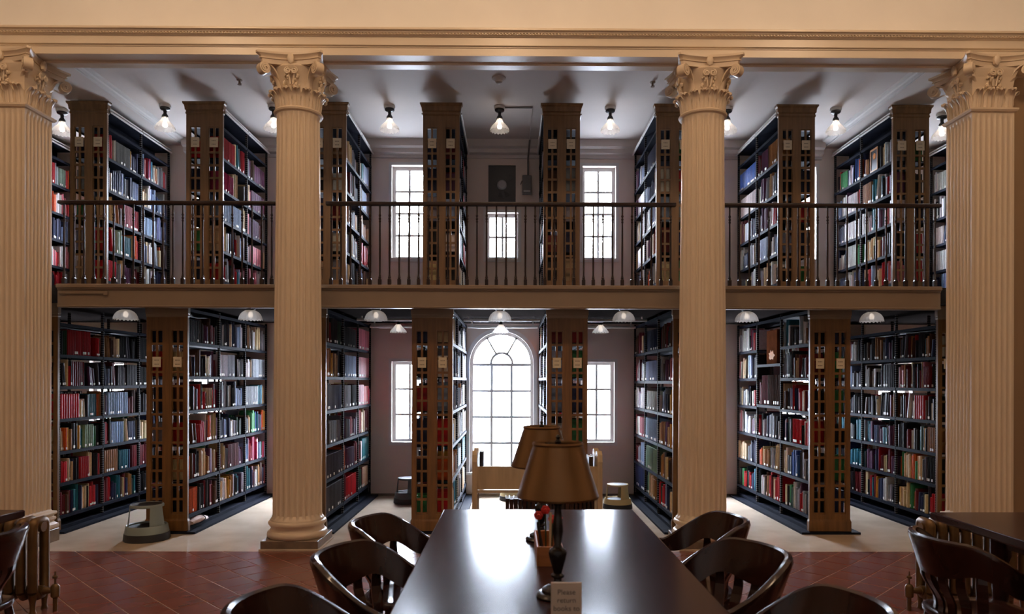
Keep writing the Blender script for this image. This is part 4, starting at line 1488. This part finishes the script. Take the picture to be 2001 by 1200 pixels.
# ------------------------------------------------------------------ book truck
t = thing('book_truck', 'pale oak book truck with sloping shelf beyond the central table', 'book truck', (0.209, 5.95, 0))
for s in (-1, 1):
    pr_ = [(-0.19, 0.10), (0.19, 0.10), (0.19, 0.90), (0.17, 0.955), (0.10, 0.985), (-0.10, 0.985), (-0.17, 0.955), (-0.19, 0.90)]
    q = [(-0.19, 0.10), (-0.13, 0.10), (-0.13, 0.62), (0.13, 0.62), (0.13, 0.10), (0.19, 0.10), (0.19, 0.90), (0.17, 0.955), (0.12, 0.985), (0.06, 0.97), (0.0, 0.93),
         (-0.06, 0.97), (-0.12, 0.985), (-0.17, 0.955), (-0.19, 0.90)]
    x = s * 0.505
    MB().prism(q, x - 0.02, x + 0.02, 'X').build('end_board', 'paleoak', t)
MB().rings([[(-0.485, -0.165, 0.675), (0.485, -0.165, 0.675), (0.485, -0.150, 0.675), (-0.485, -0.150, 0.675)], [(-0.485, -0.155, 0.860), (0.485, -0.155, 0.860), (0.485, -0.140, 0.860), (-0.485, -0.140, 0.860)]]).build('front_panel', 'paleoak', t)
MB().box(-0.485, 0.485, -0.175, 0.17, 0.650, 0.672).build('upper_shelf', 'paleoak', t)
MB().box(-0.485, 0.485, -0.17, 0.17, 0.320, 0.342).build('lower_shelf', 'paleoak', t)
for sx in (-1, 1):
    for sy in (-1, 1):
        MB().lathe([(0.045, -0.012), (0.050, -0.008), (0.050, 0.008), (0.045, 0.012)], 16).build('caster', 'rubber', t, True, (sx * 0.505, sy * 0.16, 0.05)).rotation_euler = (0, H2, 0)
        MB().box(-0.012, 0.012, -0.012, 0.012, 0.05, 0.102).build('caster_stem', 'chrome', t, False, (sx * 0.505, sy * 0.16, 0))
br = random.Random(21)
y = -0.255
bk = 0
while y < 0.44:
    th = br.uniform(0.028, 0.036)
    bk += 1
    o = obj('binder', COVER, None)
    o.matrix_world = Matrix.Translation((0.209 + y + th / 2, 5.88, 0.3435)) @ Matrix.Rotation(PI, 4, 'Z') @ Matrix.Diagonal((th, 0.19, 0.255 + br.uniform(-0.004, 0.004), 1))
    o.color = (0.035 * br.uniform(0.7, 1.3), 0.020, 0.016, 1)
    tag(o, 'dark brown binder, %s from the left on the book truck' % ordinal(bk), 'binder', 'dark binders on the book truck')
    obj('page_block', PAGES, o)
    y += th + 0.003
for x, c, h, l in ((0.33, (0.03, 0.03, 0.035, 1), 0.31, 'tall black book standing on the book truck near its right end'), (0.445, (0.05, 0.03, 0.02, 1), 0.26, 'dark brown book against the right end of the book truck'),
                   (-0.455, (0.03, 0.035, 0.06, 1), 0.30, 'dark blue book against the left end of the book truck')):
    o = obj('book', COVER)
    o.matrix_world = Matrix.Translation((0.209 + x, 5.96, 0.6735)) @ Matrix.Rotation(PI, 4, 'Z') @ Matrix.Diagonal((0.035, 0.20, h, 1))
    o.color = c
    tag(o, l, 'book', 'books on the book truck')
    obj('page_block', PAGES, o)


# ------------------------------------------------------------------ radiators
def radiator(label, xe, s, y):
    t = thing('radiator', label, 'radiator', (xe, y, 0), group='cast iron radiators')
    loop = [(0, -0.06, 0.14)] + [(0, -0.06 + 0.012 * (1 - math.cos(a)), 0.56 + 0.04 * math.sin(a)) for a in np.linspace(0, H2, 4)] + \
           [(0, 0.06 - 0.012 * (1 - math.cos(a)), 0.56 + 0.04 * math.sin(a)) for a in np.linspace(H2, 0, 4)] + [(0, 0.06, 0.14), (0, 0.03, 0.105), (0, -0.03, 0.105), (0, -0.06, 0.14)]
    sec = MB().tube(loop, [0.031] * len(loop), 10).mesh('section', 'radi', True)
    hub = MB()
    for z in (0.135, 0.565):
        hub.rings([[(x, r * math.cos(a), z + r * math.sin(a)) for a in np.linspace(0, 2 * PI, 13)[:-1]] for x, r in ((-0.038, 0.022), (-0.02, 0.036), (0.02, 0.036), (0.038, 0.022))])
    for k in range(9):
        x = s * (0.036 + 0.078 * k)
        o = obj('section', sec, t, (x, 0, 0))
        for z in (0.135, 0.565):
            pass
        if k in (0, 8):
            for yy in (-0.06, 0.06):
                MB().lathe([(0.022, 0.0), (0.016, 0.02), (0.018, 0.06), (0.028, 0.12)], 10, (x, yy)).build('foot', 'radi', t, True)
    for z in (0.135, 0.565):
        MB().tube([(0.0 if s > 0 else 0.0, 0, z), (s * 0.70, 0, z)], 0.034, 10).build('header_pipe', 'radi', t, True)
    MB().tube([(s * 0.01, 0, 0.135), (-s * 0.055, 0, 0.135)], [0.030, 0.016], 10).build('union', 'radi', t, True)
    v = MB().lathe([(0.014, 0.0), (0.014, 0.085), (0.026, 0.095), (0.028, 0.16), (0.020, 0.175), (0.012, 0.18)], 12, (-s * 0.075, 0)).build('valve', 'radi', t, True)
    MB().lathe([(0.006, 0.175), (0.006, 0.215), (0.017, 0.220), (0.017, 0.232), (0.006, 0.238), (0.004, 0.265)], 10, (-s * 0.075, 0)).build('valve_handle', 'radi', v, True)


radiator('bronze painted radiator beside the left pilaster', -3.14, -1, 4.84)
radiator('bronze painted radiator with upright valve behind the right-hand chair', 2.775, 1, 4.84)


# ================================================================== LAMPS AND FIXTURES
def shade_profile(r, h, n, scallop, z0, prof):
    R = []
    for t, q in prof:
        R.append([(r * q * (1 + scallop * q * math.cos(n * a)) * math.cos(a), r * q * (1 + scallop * q * math.cos(n * a)) * math.sin(a), z0 - h * t - (0.006 * math.cos(n * a) if t > 0.99 else 0))
                  for a in np.linspace(0, 2 * PI, n * 4 + 1)[:-1]])
    return R


UPROF = [(0.0, 0.27), (0.15, 0.29), (0.32, 0.40), (0.48, 0.60), (0.64, 0.80), (0.8, 0.94), (0.92, 1.0), (1.0, 0.995)]
ush = MB().rings(shade_profile(0.112, 0.150, 18, 0.018, -0.135, UPROF), False, False).mesh('shade', 'clearshade', True)
ucan = MB().lathe([(0.065, 0.0), (0.065, -0.030), (0.060, -0.034), (0.02, -0.034)], 24).mesh('canopy', 'white', True)
uhold = MB().lathe([(0.056, -0.033), (0.056, -0.050), (0.045, -0.060), (0.020, -0.068), (0.018, -0.100), (0.034, -0.125), (0.038, -0.145), (0.030, -0.150)], 20).mesh('holder', 'black', True)
ubulb = MB().lathe([(0.006, -0.150), (0.014, -0.165), (0.016, -0.205), (0.026, -0.225), (0.027, -0.242), (0.020, -0.256), (0.002, -0.262)], 14).mesh('bulb', 'bulb', True)
for x, l in ((-5.27, 'beyond the left pilaster'), (-4.07, 'between the leftmost stacks'), (-2.80, 'half hidden behind the left column'), (-1.44, 'before the left gallery window'), (-0.148, 'above the central aisle'),
             (1.155, 'before the right gallery window'), (2.535, 'half hidden behind the right column'), (3.82, 'between the rightmost stacks'), (5.08, 'beyond the right pilaster')):
    t = thing('ceiling_lamp', 'lit bell glass ceiling lamp in the gallery, %s' % l, 'lamp', (x, 8.43, ZC if abs(x) < 4.5 else ZS), group='gallery ceiling lamps')
    obj('canopy', ucan, t)
    obj('holder', uhold, t)
    obj('shade', ush, t)
    obj('bulb', ubulb, t)

LPROF = [(0.0, 0.30), (0.06, 0.45), (0.2, 0.66), (0.4, 0.82), (0.65, 0.93), (0.88, 0.985), (1.0, 1.0)]
lsh = MB().rings(shade_profile(0.122, 0.105, 20, 0.022, -0.022, LPROF), False, False).mesh('shade', 'milkshade', True)
lhold = MB().lathe([(0.05, 0.0), (0.05, -0.014), (0.036, -0.020), (0.036, -0.04)], 18).mesh('holder', 'black', True)
lbulb = MB().lathe([(0.010, -0.040), (0.020, -0.052), (0.028, -0.075), (0.022, -0.098), (0.004, -0.105)], 12).mesh('bulb', 'bulblow', True)
bay = ['beside the leftmost stack', 'left of the left column', 'right of the left column', 'over the central aisle', 'left of the right column', 'right of the right column', 'beside the rightmost stack']
for x, l in zip((-4.143, -2.807, -1.46, -0.127, 1.208, 2.537, 3.893), bay):
    t = thing('ceiling_lamp', 'white scalloped lamp under the gallery, front row, %s' % l, 'lamp', (x, 7.72, 2.33), group='lamps under the gallery')
    obj('holder', lhold, t)
    obj('shade', lsh, t)
    obj('bulb', lbulb, t)
BPROF = [(0.0, 0.28), (0.15, 0.36), (0.4, 0.60), (0.65, 0.82), (0.85, 0.96), (1.0, 1.0)]
bsh = MB().rings(shade_profile(0.106, 0.105, 18, 0.022, -0.055, BPROF), False, False).mesh('shade', 'milkshade', True)
bhold = MB().lathe([(0.045, 0.0), (0.045, -0.012), (0.016, -0.018), (0.018, -0.035), (0.032, -0.056)], 18).mesh('holder', 'black', True)
bbulb = MB().lathe([(0.010, -0.060), (0.020, -0.085), (0.028, -0.115), (0.022, -0.138), (0.004, -0.145)], 12).mesh('bulb', 'bulblow', True)
for x, l in ((-1.452, 'left of the arched window'), (-0.138, 'in front of the arched window'), (1.142, 'right of the arched window')):
    t = thing('ceiling_lamp', 'smaller white scalloped lamp under the gallery, back row, %s' % l, 'lamp', (x, 9.19, 2.33), group='lamps under the gallery')
    obj('holder', bhold, t)
    obj('shade', bsh, t)
    obj('bulb', bbulb, t)

# hall pendants: the warm light of the reading room, hung high over the tables
for k, (x, y) in enumerate(((-3.6, 3.8), (0.0, 3.8), (3.6, 3.8))):
    t = thing('pendant_lamp', 'warm globe pendant in the hall, %s of three in a row' % ('left', 'middle', 'right')[k], 'lamp', (x, y, 6.0), group='hall pendants')
    MB().lathe([(0.02, -0.20), (0.10, -0.175), (0.175, -0.10), (0.20, 0.0), (0.175, 0.10), (0.10, 0.175), (0.02, 0.20)], 24).build('globe', 'globe', t, True)
    MB().lathe([(0.11, 0.17), (0.10, 0.20), (0.03, 0.23), (0.012, 0.26), (0.012, 1.0)], 14).build('rod', 'bronze', t, True)

# smoke detector, sprinklers, conduit, electrical box, dark vent panel
t = thing('smoke_detector', 'white domed smoke detector on the gallery ceiling', 'smoke detector', (-0.142, 7.63, ZC))
MB().lathe([(0.075, 0.0), (0.075, -0.012), (0.055, -0.022), (0.04, -0.03)], 28).build('ring', 'white', t, True)
MB().lathe([(0.040, -0.028), (0.038, -0.048), (0.024, -0.060), (0.004, -0.064)], 24).build('dome', 'white', t, True)
for x, l in ((-2.93, 'left'), (1.515, 'right')):
    t = thing('sprinkler', 'small bronze sprinkler head on the gallery ceiling, %s' % l, 'sprinkler', (x, 7.72, ZC), group='sprinkler heads')
    MB().lathe([(0.03, 0.0), (0.03, -0.006), (0.012, -0.010), (0.012, -0.04)], 14).build('body', 'stone', t, True)
    MB().lathe([(0.022, -0.048), (0.022, -0.052), (0.004, -0.054)], 14).build('deflector', 'stone', t, True)
    MB().tube([(0.014, 0, -0.03), (0.02, 0, -0.04), (0.0, 0, -0.05)], 0.003, 6).build('frame_arm', 'stone', t)
t = thing('conduit', 'thin conduit from the central gallery lamp down to the switch box', 'conduit', (0, 0, 0))
MB().tube([(-0.09, 8.43, ZC - 0.012), (0.235, 8.43, ZC - 0.012)], 0.009, 8).build('ceiling_run', 'greyplate', t, True)
MB().tube([(0.235, 8.43, ZC - 0.012), (0.235, 9.53, ZC - 0.012)], 0.009, 8).build('ceiling_run', 'ceil', t, True)
MB().tube([(0.235, 9.53, ZC - 0.02), (0.225, 9.535, 4.66), (0.215, 9.675, 4.55), (0.215, 9.68, 4.32)], 0.011, 8).build('wall_run', 'greyplate', t, True)
t = thing('switch_box', 'grey metal switch box on the back wall beside the dark panel', 'electrical box', (0.200, YB, 4.20))
MB().cbox(-0.060, 0.060, -0.075, 0.0, -0.13, 0.12, 0.006).build('case', 'greyplate', t)
MB().box(-0.045, 0.045, -0.078, -0.074, -0.105, -0.085).build('name_strip', 'tag', t)
MB().tube([(-0.065, -0.04, 0.05), (-0.085, -0.05, 0.0)], 0.006, 6).build('lever', 'black', t)
t = thing('vent_panel', 'dark framed panel with a round fan hub above the small window', 'panel', (-0.135, YB, 4.20))
gridpanel([-0.205, -0.185, 0.185, 0.205], [-0.285, -0.265, 0.265, 0.285], lambda i, j: not (i == 1 and j == 1), -0.03, 0.0).build('frame', 'backwall', t)
MB().box(-0.185, 0.185, -0.012, 0.0, -0.265, 0.265).build('board', 'panel', t)
MB().rings([[(r * math.cos(a), yy, 0.0 + r * math.sin(a)) for a in np.linspace(0, 2 * PI, 29)[:-1]] for r, yy in ((0.066, -0.012), (0.066, -0.03), (0.05, -0.05), (0.01, -0.058))]).build('hub', 'sash', t, True)
for a in (-60, 45, 170, 265):
    a = math.radians(a)
    d, nn = Vector((math.cos(a), 0, math.sin(a))), Vector((-math.sin(a), 0, math.cos(a)))
    p0, p1 = d * 0.06, d * 0.17
    MB().rings([[p0 - nn * 0.02 + Vector((0, -0.022, 0)), p0 + nn * 0.02 + Vector((0, -0.022, 0)), p0 + nn * 0.02 + Vector((0, -0.018, 0)), p0 - nn * 0.02 + Vector((0, -0.018, 0))],
                [p1 - nn * 0.035 + Vector((0, -0.028, 0)), p1 + nn * 0.035 + Vector((0, -0.020, 0)), p1 + nn * 0.035 + Vector((0, -0.016, 0)), p1 - nn * 0.035 + Vector((0, -0.024, 0))]]).build('blade', 'panel', t)
t = thing('cable_raceway', 'short cream cable raceway on the gallery fascia at the left', 'raceway', (-4.40, 7.005, 2.400))
MB().prism([(0.0, -0.012), (-0.016, -0.012), (-0.020, -0.004), (-0.020, 0.010), (-0.014, 0.014), (0.0, 0.014)], 0.0, 0.455).build('channel', 'tan', t)
MB().cbox(0.435, 0.475, -0.024, 0.0, -0.026, 0.018, 0.004).build('end_cap', 'tan', t)

# pipes under the gallery
for k, (y, z, l) in enumerate(((8.62, 2.285, 'nearer'), (9.42, 2.262, 'farther'))):
    for q, (x0, x1) in enumerate(((-1.86, -1.03), (-0.58, 0.34), (0.80, 1.63))):
        t = thing('ceiling_pipe', '%s white pipe under the gallery, %s of the arched window' % (l, ('left', 'in front', 'right')[q]), 'pipe', (0, y, z), group='pipes under the gallery')
        MB().tube([(x0, 0, 0), (x1, 0, 0)], 0.017, 10).build('run', 'white', t, True)
        MB().tube([(x0 + 0.12, 0, 0), (x0 + 0.30, 0, 0)], 0.023, 10).build('coupling', 'white', t, True)
        for xx in (x0 + 0.06, x1 - 0.06):
            MB().box(xx - 0.008, xx + 0.008, -0.012, 0.012, 0.01, 2.33 - z).build('hanger', 'white', t)

# loose things on the shelves
R = []
pb = random.Random(8)
for q in np.linspace(0, 1, 9):
    w, h = 0.075 + 0.03 * math.sin(q * PI), 0.022 + 0.016 * math.sin(q * PI * 0.9 + 0.3)
    R.append([((w + pb.uniform(-0.01, 0.01)) * math.cos(a), q * 0.36 - 0.18, max(0.0, h + h * pb.uniform(0.85, 1.1) * math.sin(a))) for a in np.linspace(0, 2 * PI, 13)[:-1]])
t = thing('paper_bundle', 'crumpled bundle of pinkish wrapping paper at the foot of the second stack', 'bundle', (-3.330, 7.56, 0.058))
MB().rings(R).build('wrapping', 'pink', t, True)
MB().tube([(0.108 * math.cos(a), 0.02, 0.044 + 0.040 * math.sin(a)) for a in np.linspace(0, 2 * PI, 17)], 0.005, 6).build('string', 'bronze', t)

t = thing('folio_box', 'brown folio with an orange leaf print facing out on the second-from-right stack', 'folio', (3.10, 8.47, 1.762))
MB().cbox(-0.018, 0.018, -0.17, 0.17, 0.0, 0.40, 0.003).build('cover', 'brownbook', t)
lf = [(0.0, 0.06), (0.05, 0.05), (0.09, 0.075), (0.07, 0.10), (0.10, 0.13), (0.05, 0.13), (0.03, 0.165), (0.0, 0.14), (-0.05, 0.16), (-0.06, 0.12), (-0.11, 0.10), (-0.06, 0.08), (-0.05, 0.05)]
MB().prism(lf, -0.0195, -0.018, 'X').build('leaf_print', 'leafo', t)

t = thing('framed_book', 'face-out picture book with a colourful cover on the rightmost gallery stack', 'book', (4.375, 8.60, ZUP[0] + 0.0015))
MB().cbox(-0.012, 0.012, -0.085, 0.085, 0.0, 0.27, 0.002).build('cover', 'panel', t)
gridpanel([-0.088, -0.072, 0.072, 0.088], [0.0, 0.018, 0.252, 0.274], lambda i, j: not (i == 1 and j == 1), -0.018, -0.012)
mb = gridpanel([-0.088, -0.072, 0.072, 0.088], [0.0, 0.018, 0.252, 0.274], lambda i, j: not (i == 1 and j == 1), -0.018, -0.012)
mb.v = [(y, x, z) for x, y, z in mb.v]
mb.build('border', 'box', t)
MB().prism([(-0.03, 0.15), (0.01, 0.14), (0.03, 0.19), (0.0, 0.22), (-0.035, 0.20)], -0.0145, -0.012, 'X').build('print', 'leafo', t)
